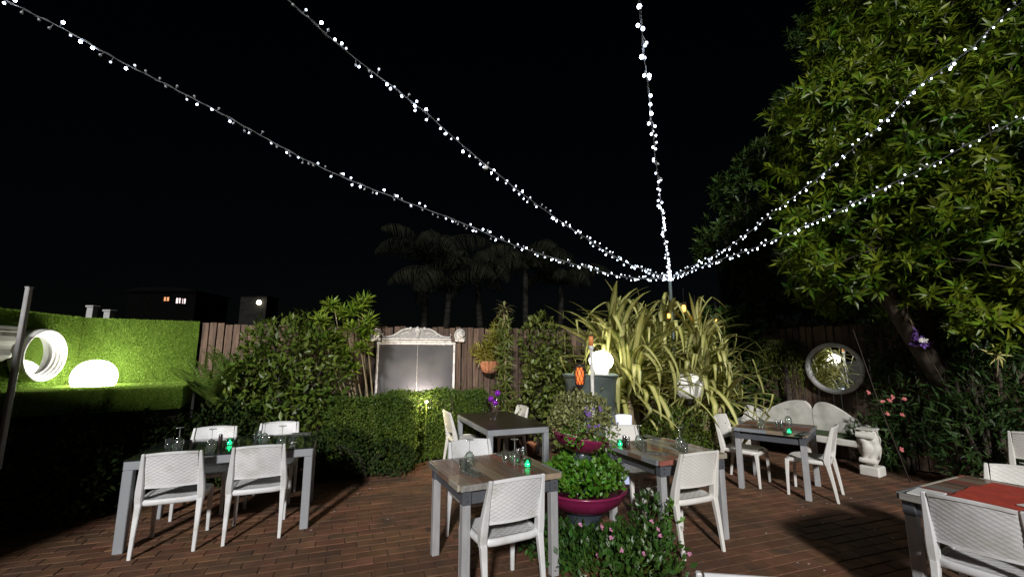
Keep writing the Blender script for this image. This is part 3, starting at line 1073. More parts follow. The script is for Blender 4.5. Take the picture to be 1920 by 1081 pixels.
p = at(398, 745, 5.95); fern('fern', 'light green fern in front of the fence at the edge of the turf wall', (p.x, p.y), 15, .95, .8, z0=.8, down=.8)
p = at(440, 690, 6.1); fern('fern', 'fern fronds rising against the left side of the big shrub', (p.x, p.y), 10, .8, .7, z0=1.05, down=.8)

# dark planting along the left edge of the patio
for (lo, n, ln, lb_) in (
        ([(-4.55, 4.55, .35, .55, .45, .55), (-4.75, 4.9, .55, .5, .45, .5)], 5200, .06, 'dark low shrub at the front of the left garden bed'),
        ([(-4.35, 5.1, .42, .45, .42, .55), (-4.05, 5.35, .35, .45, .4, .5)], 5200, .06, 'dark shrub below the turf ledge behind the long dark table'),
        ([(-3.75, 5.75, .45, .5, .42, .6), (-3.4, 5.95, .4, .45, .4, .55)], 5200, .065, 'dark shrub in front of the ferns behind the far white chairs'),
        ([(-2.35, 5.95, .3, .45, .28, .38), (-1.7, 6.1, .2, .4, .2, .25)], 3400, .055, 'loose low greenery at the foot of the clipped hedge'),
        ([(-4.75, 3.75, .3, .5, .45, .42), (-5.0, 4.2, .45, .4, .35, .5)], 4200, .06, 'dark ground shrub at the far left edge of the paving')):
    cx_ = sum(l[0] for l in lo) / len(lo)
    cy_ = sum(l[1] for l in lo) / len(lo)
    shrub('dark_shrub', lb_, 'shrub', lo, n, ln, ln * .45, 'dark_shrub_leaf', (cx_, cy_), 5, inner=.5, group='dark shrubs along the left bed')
rt = thing('broadleaf_plant', 'bright green broad leaf poking in at the far left edge', 'plant', (-4.62, 3.72, 0))
V_, T_ = leaves_arrays(np.array([[0, 0, .45], [-.05, .02, .4], [-.02, .0, .5]]), np.array([[.9, .1, .12], [.4, -.5, .5], [-.5, -.4, .4]]), np.array([[0, -.3, 1.0]] * 3), .34, .11)
np_mesh('leaf', V_[:5], T_[:4], 'bright_leaf', rt)
np_mesh('leaf', V_[5:10], T_[:4], 'bright_leaf', rt)
np_mesh('leaf', V_[10:15], T_[:4], 'bright_leaf', rt)
b = MB(); b.tube([(0, 0, -.03), (0, 0, .25), (-.02, 0, .5)], .012, 6); b.build('stem', 'hedge_leaf', rt)

# leafy column and shrub right of the hanging basket
p = at(945, 740, 7.3)
rt = thing('leafy_column_plant', 'tall narrow leafy plant with pale crested top beside the hanging basket', 'plant', (p.x, p.y, 0))
top = at(946, 575, 7.3).z
b = MB(); b.tube([(0, 0, -.02), (.03, 0, 1.0), (0, 0, top - .1)], [.03, .025, .015], 7); b.build('stem', 'twig', rt)
Cs = [(random.uniform(-.07, .07) + .03 * math.sin(z * 5), random.uniform(-.1, .05), z) for z in np.linspace(.7, top - .25, 26)]
V_, T_ = rosettes_arrays(np.array(Cs), np.array([(random.uniform(-.8, .8), -.6, random.uniform(-.6, .5)) for _ in Cs]), 12, .17, .028, .5, 1.7, droop=.4)
np_mesh('foliage', V_, T_, 'weeping_leaf' if False else 'column_leaf', rt)
V_, T_ = rosettes_arrays(np.array([(0, 0, top - .2), (0, 0, top - .08), (0.0, 0, top)]), np.array([(0, -.15, 1)] * 3), 15, .19, .042, .5, 1.8, droop=.45)
np_mesh('crest', V_, T_, 'pale_rosette_leaf', rt)
c = at(1010, 660, 7.3)
shrub('climbing_shrub', 'olive green rounded-leaf shrub against the fence left of the strappy clump', 'shrub',
      [(c.x, c.y, 1.75, .36, .32, .55), (c.x + .12, c.y - .05, 1.2, .4, .32, .55), (c.x - .1, c.y, .75, .38, .3, .5), (c.x + .28, c.y, 1.55, .3, .3, .5), (c.x + .3, c.y - .1, .6, .35, .3, .5)],
      2900, .085, .052, 'column_leaf', (c.x, c.y + .1), 8, inner=.62, bark='bark')

# hanging basket on the fence
fp, _ = on_line(FA, FE, 915)
fp = fp + FN * .17
hb = thing('hanging_basket', 'terracotta wall basket with spiky yellow plant on the fence', 'hanging basket', (fp.x, fp.y, at(915, 699, fp.y).z), FANG)
b = MB()
prof = [(0.0001, 0), (.09, 0.0), (.125, .03), (.15, .1), (.165, .17), (.175, .18), (.175, .205), (.155, .205), (.15, .15), (0.0001, .14)]
b.lathe(prof, 28, sy=.8)
b.build('pot', 'terracotta', hb)
b = MB()
for k in range(9):
    a = math.pi + k * math.pi / 8
    b.tube([(math.cos(a) * .126, math.sin(a) * .101, .03), (math.cos(a) * .153, math.sin(a) * .122, .1), (math.cos(a) * .167, math.sin(a) * .134, .168)], .008, 5)
b.build('rib', 'terracotta', hb)
lo = [(0, 0, .3, .2, .14, .16), (.06, .02, .5, .13, .1, .2), (-.1, 0, .32, .16, .12, .14), (.08, .03, .68, .06, .06, .14)]
lo = [(a * 1.35, b_, c_ * 1.08, d * 1.3, e, f * 1.15) for a, b_, c_, d, e, f in lo]
foliage('foliage', lo, 1000, .11, .022, 'basket_leaf', hb, .3, .9, .6, .1, zmin=.12)
b = MB(); b.box((0, .15, .14), (.02, .012, .1)); b.build('bracket', 'cage', hb)
for dx in (-.03, .04): pass
p = at(995, 830, 7.3)
tp = thing('terracotta_pot', 'small terracotta pot on the ground behind the dark dining table', 'pot', (p.x, 7.3, 0))
b = MB(); b.lathe([(.0001, 0), (.07, 0), (.09, .15), (.1, .155), (.1, .19), (.085, .19), (.08, .15), (.0001, .14)], 20); b.build('pot', 'terracotta', tp)

# ---- strappy variegated clumps
def strap_mesh(seed):
    r = random.Random(seed)
    n = 11
    th = r.uniform(.05, .35)
    bend = r.uniform(.02, .14)
    kink = r.choice([99, r.uniform(.4, .8), r.uniform(.5, .85)])
    kang = r.uniform(.9, 1.9)
    x = z = 0.0
    mb = MB()
    V_, w_ = [], []
    secs = []
    for i in range(n):
        t = i / (n - 1)
        wd = .045 * min(1, .55 + t * 2.5) * (1 - max(0, (t - .55) / .45) ** 1.6 * .93)
        fold = .26 * wd
        nx, nz_ = -math.cos(th), math.sin(th)
        secs.append([(x + nx * f * fold, y * wd, z + nz_ * f * fold) for y, f in ((-1, 1), (-.62, .55), (0, -.1), (.62, .55), (1, 1))])
        st = 1.0 / (n - 1)
        x += math.sin(th) * st
        z += math.cos(th) * st
        th += bend + .1 * t * t
        if kink < 90 and t < kink <= t + st:
            th += kang
        th = min(th, 3.0)
    vs_ = [p for s_ in secs for p in s_]
    for i in range(n - 1):
        for j in range(4):
            mb.f.append((i * 5 + j, i * 5 + j + 1, (i + 1) * 5 + j + 1, (i + 1) * 5 + j))
            mb.m.append(0 if j in (1, 2) else 1)
            mb.sm.append(True)
    mb.v = vs_
    o = mb.build('leaf', ['strap_cream', 'strap_green'])
    me = o.data
    bpy.data.objects.remove(o)
    return me


straps = [strap_mesh(s) for s in range(26)]


def strappy(label, base, heads, nleaf, Lmin, Lmax):
    rt = thing('strappy_plant', label, 'strappy plant', (base[0], base[1], 0), 0, 'variegated strappy clumps')
    b = MB()
    for (hx_, hy_, hz_) in heads:
        b.tube([(hx_ * .3, hy_ * .3, -.02), (hx_ * .7, hy_ * .7, hz_ * .5), (hx_, hy_, hz_)], [.07, .06, .05], 8)
    b.build('trunk', 'twig', rt)
    k = 0
    for (hx_, hy_, hz_) in heads:
        for i in range(nleaf):
            o = link('leaf', straps[random.randrange(26)], rt, (hx_ + random.uniform(-.05, .05), hy_ + random.uniform(-.05, .05), hz_ - .25 * (i / nleaf) + random.uniform(-.05, .1)))
            f = i / nleaf
            o.rotation_euler = (random.uniform(-.1, .1), -.15 + f ** 1.35 * 1.6 + random.uniform(-.2, .2), i * 2.39996 + random.uniform(-.35, .35))
            s_ = random.uniform(Lmin, Lmax) * (1 - .15 * f)
            o.scale = (s_, s_ * .82, s_)
            k += 1
    return rt


pA = at(1165, 700, 6.5)
strappy('large cream striped strappy clump above the globe lamp', (pA.x, pA.y), [(0, 0, 1.25), (-.12, .12, 1.55), (.28, .1, 1.35), (.1, -.1, 1.1)], 66, .95, 1.6)
pB = at(1318, 700, 6.9)
strappy('smaller cream striped strappy clump right of the egg-shaped lamp', (pB.x, pB.y), [(0, 0, 1.2), (.22, -.05, .95), (-.1, .0, 1.3)], 62, .75, 1.35)
pC = at(1245, 640, 7.5)
strappy('tall strappy clump at the back under the meeting point of the fairy lights', (pC.x, pC.y), [(0, 0, 1.7), (-.3, .05, 1.75), (.2, .1, 1.5), (.55, -.1, 1.75)], 46, .8, 1.45)

# dark leafy mass behind the clumps and greenery below
c = at(1395, 610, 8.1)
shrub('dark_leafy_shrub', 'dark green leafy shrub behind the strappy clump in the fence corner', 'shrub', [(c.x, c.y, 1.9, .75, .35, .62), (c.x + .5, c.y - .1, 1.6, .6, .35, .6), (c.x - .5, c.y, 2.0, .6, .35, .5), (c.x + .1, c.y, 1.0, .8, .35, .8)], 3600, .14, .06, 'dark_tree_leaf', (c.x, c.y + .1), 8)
c = at(1270, 790, 6.2)
shrub('low_green_shrub', 'low fine-leaved green shrub below the egg-shaped lamp', 'shrub', [(c.x, c.y, .55, .5, .4, .35), (c.x + .45, c.y + .1, .45, .4, .35, .35), (c.x - .3, c.y - .1, .4, .4, .35, .35)], 3600, .06, .018, 'shrub_leaf', (c.x, c.y), 5)
# weeping plant over the bench
c = at(1452, 700, 7.35)
rt = thing('weeping_plant', 'drooping fine-leaved olive plant over the left half of the white bench', 'plant', (4.70, 7.44, 0))
Vs, Ts, off = [], [], 0
for i in range(210):
    a = random.uniform(0, 6.28)
    n = 15
    t = np.linspace(0, 1, n)
    rr = random.uniform(.18, .62)
    Lh = random.uniform(.35, .85)
    x = rr * np.sin(np.minimum(t * 1.9, 1.57)) * math.cos(a)
    y = rr * .6 * np.sin(np.minimum(t * 1.9, 1.57)) * math.sin(a)
    z = 1.72 + random.uniform(-.15, .12) + .16 * np.sin(t * 2.2) - Lh * t ** 1.8
    P = np.c_[x, y, z]
    D = np.gradient(P, axis=0) * 3 + rng.normal(size=(n, 3)) * .25 + np.array([0, 0, -.2])
    a_, b_ = leaves_arrays(P, D, rdir(n), .075, .011, droop=.3)
    Vs.append(a_); Ts.append(b_ + off); off += len(a_)
np_mesh('foliage', np.concatenate(Vs), np.concatenate(Ts), 'weeping_leaf', rt)
b = MB(); b.tube([(0, .1, -.02), (0.05, .08, .9), (0, 0, 1.8)], [.04, .035, .02], 7)
for k in range(7):
    a = k * .9
    b.tube([(0, 0, 1.6), (.2 * math.cos(a), .12 * math.sin(a), 1.84), (.42 * math.cos(a), .26 * math.sin(a), 1.75)], [.014, .009, .004], 5)
b.build('stem', 'dark_bark', rt)


# ---- the big tree on the right
def P3(u, v, Y):
    return at(u, v, Y)


tb = Vector((6.3, 5.75, 0))
tree = thing('broadleaf_tree', 'large broadleaf tree with whorled leaves overhanging the right side', 'tree', tb)
lob = []
for (u_, v_, Y_, r_) in ((1560, 180, 5.6, .62), (1660, 120, 5.4, .75), (1800, 90, 5.2, .9), (1900, 30, 5.0, .8), (1560, 300, 5.7, .62), (1680, 260, 5.2, .72), (1800, 250, 4.7, .75), (1900, 230, 4.5, .7),
                         (1560, 420, 5.8, .55), (1640, 400, 5.4, .6), (1740, 390, 5.0, .62), (1850, 385, 4.6, .6), (1920, 450, 4.5, .55), (1590, 500, 6.5, .46), (1680, 495, 6.0, .5), (1770, 505, 5.6, .48),
                         (1860, 530, 5.2, .38), (1640, 20, 5.9, .8), (1760, -60, 5.6, 1.0), (1950, 120, 4.6, .8), (1520, 250, 6.1, .5), (1980, 330, 4.3, .7), (1535, 480, 6.6, .44), (1570, 560, 6.75, .36), (1500, 390, 6.3, .4), (1620, 575, 6.6, .34), (1700, 580, 6.2, .3), (1800, 565, 5.5, .42), (1880, 585, 5.1, .4), (1745, 560, 5.9, .36), (1925, 530, 4.9, .45), (1840, 620, 5.5, .34), (1790, 600, 5.9, .42), (1760, 540, 6.1, .45), (1590, 505, 5.6, .36), (1535, 470, 5.7, .38), (1660, 515, 5.5, .36), (1815, 585, 5.0, .33), (1880, 560, 4.7, .33), (1740, 500, 5.2, .4)):
    p = at(u_, v_, Y_) - tb
    lob.append((p.x, p.y, p.z, r_, r_ * .9, r_ * .85))
tips, To = lobes_points(lob, 720, .6)
per = rng.integers(3, 8, size=720)
Pt = np.repeat(tips, per, 0)
O = np.repeat(To, per, 0)
n = len(Pt)
Pt = Pt + rng.normal(size=(n, 3)) * .125 + O * rng.normal(size=(n, 1)) * .05
A = nz(O * .8 + rdir(n) * .45 + np.array([-.1, -.25, .35]))
V_, T_ = rosettes_arrays(Pt, A, 13, .16, .037, .3, 1.5, droop=.25)
np_mesh('crown', V_, T_, 'tree_leaf', tree)
# trunk, limbs
b = MB()
b.tube([(0, 0, -.02), (-.25, -.05, .6), (-.75, -.1, 1.35), (-1.25, -.2, 2.1), (-1.55, -.3, 2.9)], [.19, .16, .13, .1, .07], 10)
b.build('trunk', 'bark', tree)
lim = [[(.1, .05, -.02), (-.05, -.1, .8), (-.35, -.2, 1.7), (-.5, -.35, 2.6), (-.45, -.5, 3.6)], [(-.75, -.1, 1.35), (-.9, -.2, 2.1), (-1.0, -.25, 3.0), (-.9, -.1, 4.2)], [(.12, -.05, -.02), (.1, -.25, .9), (-.1, -.5, 1.8), (-.3, -.8, 2.6)],
       [(-1.25, -.2, 2.1), (-1.45, -.1, 2.5), (-1.5, .1, 2.9), (-1.4, .2, 3.4)]]
for l in lim:
    b = MB(); b.tube(l, list(np.linspace(.085, .03, len(l))), 8); b.build('limb', 'bark', tree)
b = MB()
for i in range(len(lob) * 4):
    l = lob[i % len(lob)]
    src = Vector(lim[random.randrange(4)][-1 - random.randrange(2)])
    e = Vector((l[0], l[1], l[2])) + Vector((random.uniform(-.5, .5), random.uniform(-.5, .5), random.uniform(-.4, .4)))
    b.tube([src, src.lerp(e, .5) + Vector((0, 0, -.1)), e], [.022, .014, .005], 5)
b.build('branchlet', 'bark', tree)
# thin bare stems and vines at its foot
b = MB()
for i in range(12):
    s0 = Vector((random.uniform(-1.3, .5), random.uniform(-.7, .1), -.02))
    e = s0 + Vector((random.uniform(-.9, -.1), random.uniform(-.2, .2), random.uniform(1.2, 2.4)))
    b.tube([s0, s0.lerp(e, .5) + Vector((random.uniform(-.1, .1), 0, 0)), e], [.008, .006, .003], 5)
rt = thing('bare_stems', 'thin bare woody stems leaning at the foot of the big tree', 'stems', (tb.x, tb.y, 0))
b.build('stem', 'bark', rt)
# second, darker tree behind
tb2 = Vector((4.7, 9.6, 0))
t2 = thing('dark_tree', 'dark tree behind the big leafy tree, over the fence corner', 'tree', tb2)
lob = []
for (u_, v_, Y_, r_) in ((1400, 360, 9.0, .75), (1440, 300, 9.2, .7), (1380, 450, 9.0, .8), (1470, 440, 8.6, .9), (1450, 540, 8.8, .8), (1540, 560, 8.4, .75), (1560, 60, 10, 1.0), (1640, -20, 10, 1.2), (1340, 470, 9.4, .45), (1500, 200, 9.8, .7), (1620, 540, 8, .7)):
    p = at(u_, v_, Y_) - tb2
    lob.append((p.x, p.y, p.z, r_, r_ * .8, r_ * .85))
Pt, O = lobes_points(lob, 1050, .55)
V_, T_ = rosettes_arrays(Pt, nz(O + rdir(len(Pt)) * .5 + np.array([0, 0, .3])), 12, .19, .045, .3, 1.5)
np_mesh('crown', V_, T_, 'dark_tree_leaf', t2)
b = MB(); b.tube([(0, 0, -.02), (.1, 0, 1.5), (.2, .1, 3.0), (.4, 0, 5.0)], [.2, .16, .12, .05], 9)
for l in lob:
    b.tube([(.15, .05, 2.4), ((l[0] + .15) / 2, l[1] / 2, (l[2] + 2.2) / 2), l[:3]], [.06, .04, .012], 6)
b.build('trunk', 'dark_bark', t2)
# oleander-like shrubs with coral flowers under the tree
def flower_arrays(C, A, r, k=5):
    return rosettes_arrays(np.array(C), np.array(A), k, r, r * .75, 1.1, 1.4, droop=.05)


for (lo, n, lb_, fl) in (([(5.5, 6.1, 1.0, .45, .45, .7), (5.72, 6.3, 1.75, .48, .4, .55), (5.15, 6.25, .4, .35, .3, .35)], 3300, 'dark shrub with coral flowers over the right end of the white bench', True),
                         ([(5.55, 5.35, .6, .45, .4, .6), (5.85, 5.25, 1.2, .5, .4, .55), (5.85, 5.3, 1.9, .42, .4, .55), (5.72, 5.12, 2.25, .36, .34, .42)], 4600, 'dark narrow-leaved shrub in front of the leaning tree trunk', False),
                         ([(6.4, 5.2, .7, .6, .5, .7), (6.7, 5.4, 1.6, .7, .5, .7), (5.9, 5.55, 1.9, .5, .35, .45)], 3800, 'dark shrub right of the leaning tree trunk', False)):
    bx = sum(l[0] for l in lo) / len(lo)
    by = sum(l[1] for l in lo) / len(lo)
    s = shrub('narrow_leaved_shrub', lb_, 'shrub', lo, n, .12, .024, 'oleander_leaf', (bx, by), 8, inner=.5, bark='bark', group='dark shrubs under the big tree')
    if fl:
        Cs = [at(u_, v_, 5.6) - Vector((bx, by, 0)) for u_, v_ in ((1674, 744), (1664, 775), (1655, 752), (1628, 735), (1692, 777), (1696, 748), (1690, 842), (1668, 750))]
        for q_ in Cs:
            V_, T_ = flower_arrays([q_], [(-.2, -1, .3)], .032)
            np_mesh('flower', V_, T_, 'coral_petal', s)
p = at(1722, 633, 5.2)
rt = thing('violet_bloom', 'violet flower cluster with pale centre hanging under the big tree', 'flower', p)
V_, T_ = flower_arrays([(random.gauss(0, .05), random.gauss(0, .03), random.gauss(0, .05)) for _ in range(16)], [(random.gauss(0, .5), -1, random.gauss(0, .5)) for _ in range(16)], .045)
np_mesh('petals', V_, T_, 'violet_petal', rt)
V_, T_ = flower_arrays([(.0, -.06, -.03), (.03, -.06, -.035), (-.03, -.06, -.03)], [(0, -1, .1)] * 3, .035)
np_mesh('centre', V_, T_, 'white_petal', rt)
b = MB(); b.tube([(0, 0, .02), (.1, .2, .3), (.3, .4, .7)], .006, 5); b.build('stem', 'twig', rt)
p = at(1872, 664, 4.9)
rt = thing('yellow_leaf_spray', 'pale yellow star-shaped spray of leaves under the big tree', 'plant', p)
V_, T_ = rosettes_arrays(np.array([(0, 0, 0.)]), np.array([(-.1, -1, .1)]), 11, .13, .022, 1.0, 1.5)
np_mesh('leaves', V_, T_, 'yellow_leaf', rt)
b = MB(); b.tube([(0, 0, 0), (.1, .15, -.3), (.2, .3, -1.7)], .006, 5); b.build('stem', 'twig', rt)


# ================================================================ THINGS ON THE FENCE
fp, _ = on_line(FA, FE, 781)
fp = fp + FN * .03
cb = thing('chalkboard', 'large blank grey chalkboard with white ornate crown on the fence', 'chalkboard', (fp.x, fp.y, 0), FANG)
zt, zb, hw = at(781, 643, fp.y).z, .74, .645
b = MB(); b.box((0, -.012, (zt + zb) / 2), (hw - .02, .012, (zt - zb) / 2 - .02)); b.build('writing_panel', 'chalkboard', cb)
b = MB(); b.box((0.012, -.0255, (zt + zb) / 2), (.004, .001, (zt - zb) / 2 - .03)); b.build('panel_joint', 'plank_grey', cb)
for sg in (-1, 1):
    b = MB(); b.box((sg * (hw - .014), -.022, (zt + zb) / 2), (.016, .022, (zt - zb) / 2 - .024), bev=.004); b.build('frame_side', 'crown_white', cb)
for z in (zt, zb):
    b = MB(); b.box((0, -.024, z - .002), (hw + .004, .026, .0205), bev=.004); b.build('frame_rail', 'crown_white', cb)
cw = MB()
k = 1.28 / 1048
X = lambda px: (px - 810) * k
Z = lambda py: zt + .02 + (320 - py) * k
cw.box((0, -.03, Z(307)), (X(1280) * 1.0, .03, .014), bev=.004)
cw.box((0, -.036, Z(278)), (X(1276), .038, .012), bev=.005)
half = [(1255, 250), (1200, 250), (1140, 236), (1080, 208), (1030, 170), (985, 150), (935, 142), (905, 132)]
gp = [(X(p), Z(q)) for p, q in half] + [(0, Z(120))] + [(-X(p), Z(q)) for p, q in reversed(half)] + [(-X(1250), Z(266)), (X(1250), Z(266))]
gm = MB(); gm.prism(gp, -.02, -.004, 'y')
for sg in (-1, 1):
    pts = [(sg * X(p), -.03, Z(q)) for p, q in ((1262, 205), (1278, 222), (1268, 244), (1240, 252), (1195, 250), (1140, 238), (1085, 210), (1035, 172), (990, 150), (940, 140), (905, 150), (898, 170), (915, 172))]
    cw.tube(pts, [.007, .009, .011, .013, .014, .016, .018, .019, .019, .019, .016, .012, .008], 8)
    # inner scrolls and leaves
    for (cx_, cy_, r0, tw) in ((945, 215, .034, 1), (1010, 222, .026, -1), (1065, 232, .02, 1), (1120, 245, .014, -1)):
        sp = []
        for i in range(14):
            a = i * .62
            rr = r0 * (1 - i / 16)
            sp.append((sg * (X(cx_) + math.cos(a * tw) * rr), -.026, Z(cy_) + math.sin(a) * rr))
        cw.tube(sp, list(np.linspace(.008, .004, 14)), 6)
    for i in range(5):
        cw.ball((sg * X(970 + i * 55), -.026, Z(252 - (i % 2) * 4)), .013, 8, sc=(1.7, .7, .8))
    cw.ball((sg * X(905), -.035, Z(130)), .026, 10, sc=(1, .8, .8))
# centre shell
for i in range(7):
    a = math.pi * (i + .5) / 7
    cw.tube([(0, -.034, Z(195)), (math.cos(a) * .035, -.044, Z(195) + math.sin(a) * .06), (math.cos(a) * .047, -.036, Z(195) + math.sin(a) * .108)], [.012, .014, .009], 6)
cw.ball((0, -.04, Z(212)), .034, 12, sc=(1, .7, .8))
cw.ball((0, -.034, Z(245)), .022, 10, sc=(1.6, .7, .7))
cw.build('crown', 'crown_white', cb)
gm.build('crown_backing', 'crown_ground', cb)

for (u_, v_, lb_, tn) in ((703, 626, 'white cherub face plaque partly behind the whorled shrub leaves', .35), (861, 628, 'white cherub face plaque beside the crown, nearest the hanging basket', -.1)):
    q, _ = on_line(FA, FE, u_)
    z = at(u_, v_, q.y).z
    q = q + FN * .035
    ch = thing('cherub_plaque', lb_, 'wall plaque', (q.x, q.y, z), FANG + tn * .5, 'cherub plaques either side of the chalkboard')
    b = MB()
    b.ball((0, -.02, .01), .072, 16, sc=(.95, .75, 1.12))
    b.ball((0, -.0, -.07), .08, 14, sc=(1.05, .5, .55))
    for sg in (-1, 1):
        b.ball((sg * .03, -.064, -.016), .025, 10, sc=(1, .7, .9))
        b.ball((sg * .026, -.072, .022), .010, 8, sc=(1.3, .5, .7))
        b.ball((sg * .055, -.03, -.088), .032, 10, sc=(1.1, .8, .9))
    b.ball((0, -.082, .002), .012, 8, sc=(.9, 1, 1.5))
    b.ball((0, -.074, -.034), .011, 8, sc=(1.5, .7, .55))
    b.ball((0, -.06, -.058), .018, 8, sc=(1.2, .8, .8))
    b.build('face', 'crown_white', ch)
    b = MB()
    for i in range(15):
        a = math.pi * (-.08 + 1.16 * i / 14)
        b.ball((math.cos(a) * .07, -.03 + .01 * (i % 2), .025 + math.sin(a) * .07), .021, 8)
    for i in range(9):
        a = math.pi * (.1 + .8 * i / 8)
        b.ball((math.cos(a) * .045, -.058, .055 + math.sin(a) * .04), .018, 8)
    b.build('hair_curls', 'crown_ground', ch)
    b = MB()
    b.lathe([(.0001, 0), (.088, 0), (.1, .006), (.09, .014), (.0001, .016)], 20, (0, 0.02, -.01), mat=Matrix.Rotation(math.pi / 2, 4, 'X') @ Matrix.Diagonal((1, 1.22, 1, 1)))
    b.build('back_plate', 'crown_white', ch)

# round mirror over the bench
q, _ = on_line(CORNER, GE, 1565)
q = q + GN * .05
round_mirror('round white framed mirror on the fence above the white bench', (q.x, q.y, at(1565, 690, q.y).z), math.atan2(-.578, -.816), .405, .335, .05, 1, 'ring_white')

# ================================================================ WHITE BENCH
BO = Vector((3.87, 7.56))
bn = thing('garden_bench', 'white cast stone bench with wavy two-piece back under the round mirror', 'bench', (BO.x, BO.y, 0), GANG)
BLn = 1.76
def back_piece(x0, x1, peak_at_end):
    n = 18
    top = []
    for i in range(n + 1):
        t = i / n
        if peak_at_end:
            h = .66 + .22 * (.5 - .5 * math.cos(math.pi * min(1, t / .78)))
            if t > .84:
                h -= .13 * ((t - .84) / .16) ** 2.4
            if t < .12:
                h += .05 * (1 - t / .12)
        else:
            h = .88 - .30 * (.5 - .5 * math.cos(math.pi * max(0, (t - .16) / .84)))
            if t < .16:
                h -= .13 * ((.16 - t) / .16) ** 2.4
        top.append((x0 + (x1 - x0) * t, h))
    poly = [(x0, .36)] + top + [(x1, .36)]
    b = MB(); b.prism(poly, .42, .485, 'y')
    b.build('backrest', 'concrete', bn)
back_piece(.09, .965, True)
back_piece(.975, BLn, False)
b = MB(); b.box((BLn / 2 + .02, .21, .385), (BLn / 2 - .03, .225, .045), bev=.012); b.build('seat', 'concrete', bn)
b = MB(); b.box((BLn / 2 + .02, .24, .445), (BLn / 2 - .08, .17, .014), bev=.008); b.build('seat_pad', 'moss', bn)
b = MB()
b.prism([(.0, .0), (.48, .0), (.48, .74), (.40, .745), (.30, .735), (.26, .70), (.24, .63), (.19, .56), (.12, .535), (.05, .54), (.0, .51), (-.02, .46), (.0, .40)], -.02, .07, 'x')
for (yy, zz, rr) in ((.03, .49, .045), (.4, .7, .045)):
    b.lathe([(rr, -.055), (rr, .055), (rr * .6, .065), (.0001, .065)], 14, (.025, yy, zz), mat=Matrix.Rotation(math.pi / 2, 4, 'Y'))
b.build('end_panel', 'concrete', bn)
b = MB()
secs = []
for i in range(26):
    t = i / 25
    z = .125 + .465 * t
    rr = .062 + .058 * math.sin(math.pi * min(1, t * .95)) ** 1.2 + .018 * t + (.012 if t > .9 else 0)
    ring = []
    for k in range(48):
        a = 2 * math.pi * k / 48
        ph = a + .35 * math.sin(t * 9)
        leaf = abs(math.sin(2.5 * ph)) ** .6 * (.75 + .35 * abs(math.sin(t * 3.3 * math.pi)))
        r_ = rr * (.80 + .27 * leaf)
        ring.append((BLn + .03 + r_ * math.cos(a), .06 + r_ * math.sin(a), z + .012 * leaf))
    secs.append(ring)
b.loft(secs, smooth=True)
for (yy, zz, rr) in ((-.055, .53, .042), (-.035, .20, .034)):
    b.lathe([(rr, -.09), (rr, .09), (rr * .55, .1), (.0001, .1)], 14, (BLn + .03, yy, zz), mat=Matrix.Rotation(math.pi / 2, 4, 'Y'))
    b.lathe([(.0001, -.1), (rr * .55, -.1), (rr, -.09)], 14, (BLn + .03, yy, zz), mat=Matrix.Rotation(math.pi / 2, 4, 'Y'))
b.box((BLn + .03, .06, .605), (.1, .11, .012), bev=.006)
b.build('carved_support', 'concrete', bn)
b = MB(); b.box((BLn + .03, .06, .065), (.115, .115, .066), bev=.018); b.build('plinth', 'concrete', bn)
b = MB()
b.prism([(.05, 0), (.4, 0), (.38, .1), (.3, .16), (.28, .26), (.38, .338), (.08, .338), (.16, .26), (.14, .16), (.06, .1)], .9, 1.0, 'x')
b.build('middle_support', 'concrete', bn)

# ================================================================ DINING CHAIRS
CH = 0.80


def weave_grid(mb, f, nu, nv, cu, cv, amp, mi=0):
    """f(u,v)->(point, normal); basket weave relief"""
    vs_ = []
    for j in range(nv + 1):
        for i in range(nu + 1):
            u, v = i / nu, j / nv
            p, n_ = f(u, v)
            row = math.floor(v * cv - 1e-6)
            fv = abs(math.sin(math.pi * v * cv))
            h = amp * fv * (.45 + .55 * math.sin(math.pi * (u * cu + row)))
            if i in (0, nu) or j in (0, nv):
                h = 0
            vs_.append((p[0] + n_[0] * h, p[1] + n_[1] * h, p[2] + n_[2] * h))
    fs_ = [(j * (nu + 1) + i, j * (nu + 1) + i + 1, (j + 1) * (nu + 1) + i + 1, (j + 1) * (nu + 1) + i) for j in range(nv) for i in range(nu)]
    mb.add(vs_, fs_, mi, True)


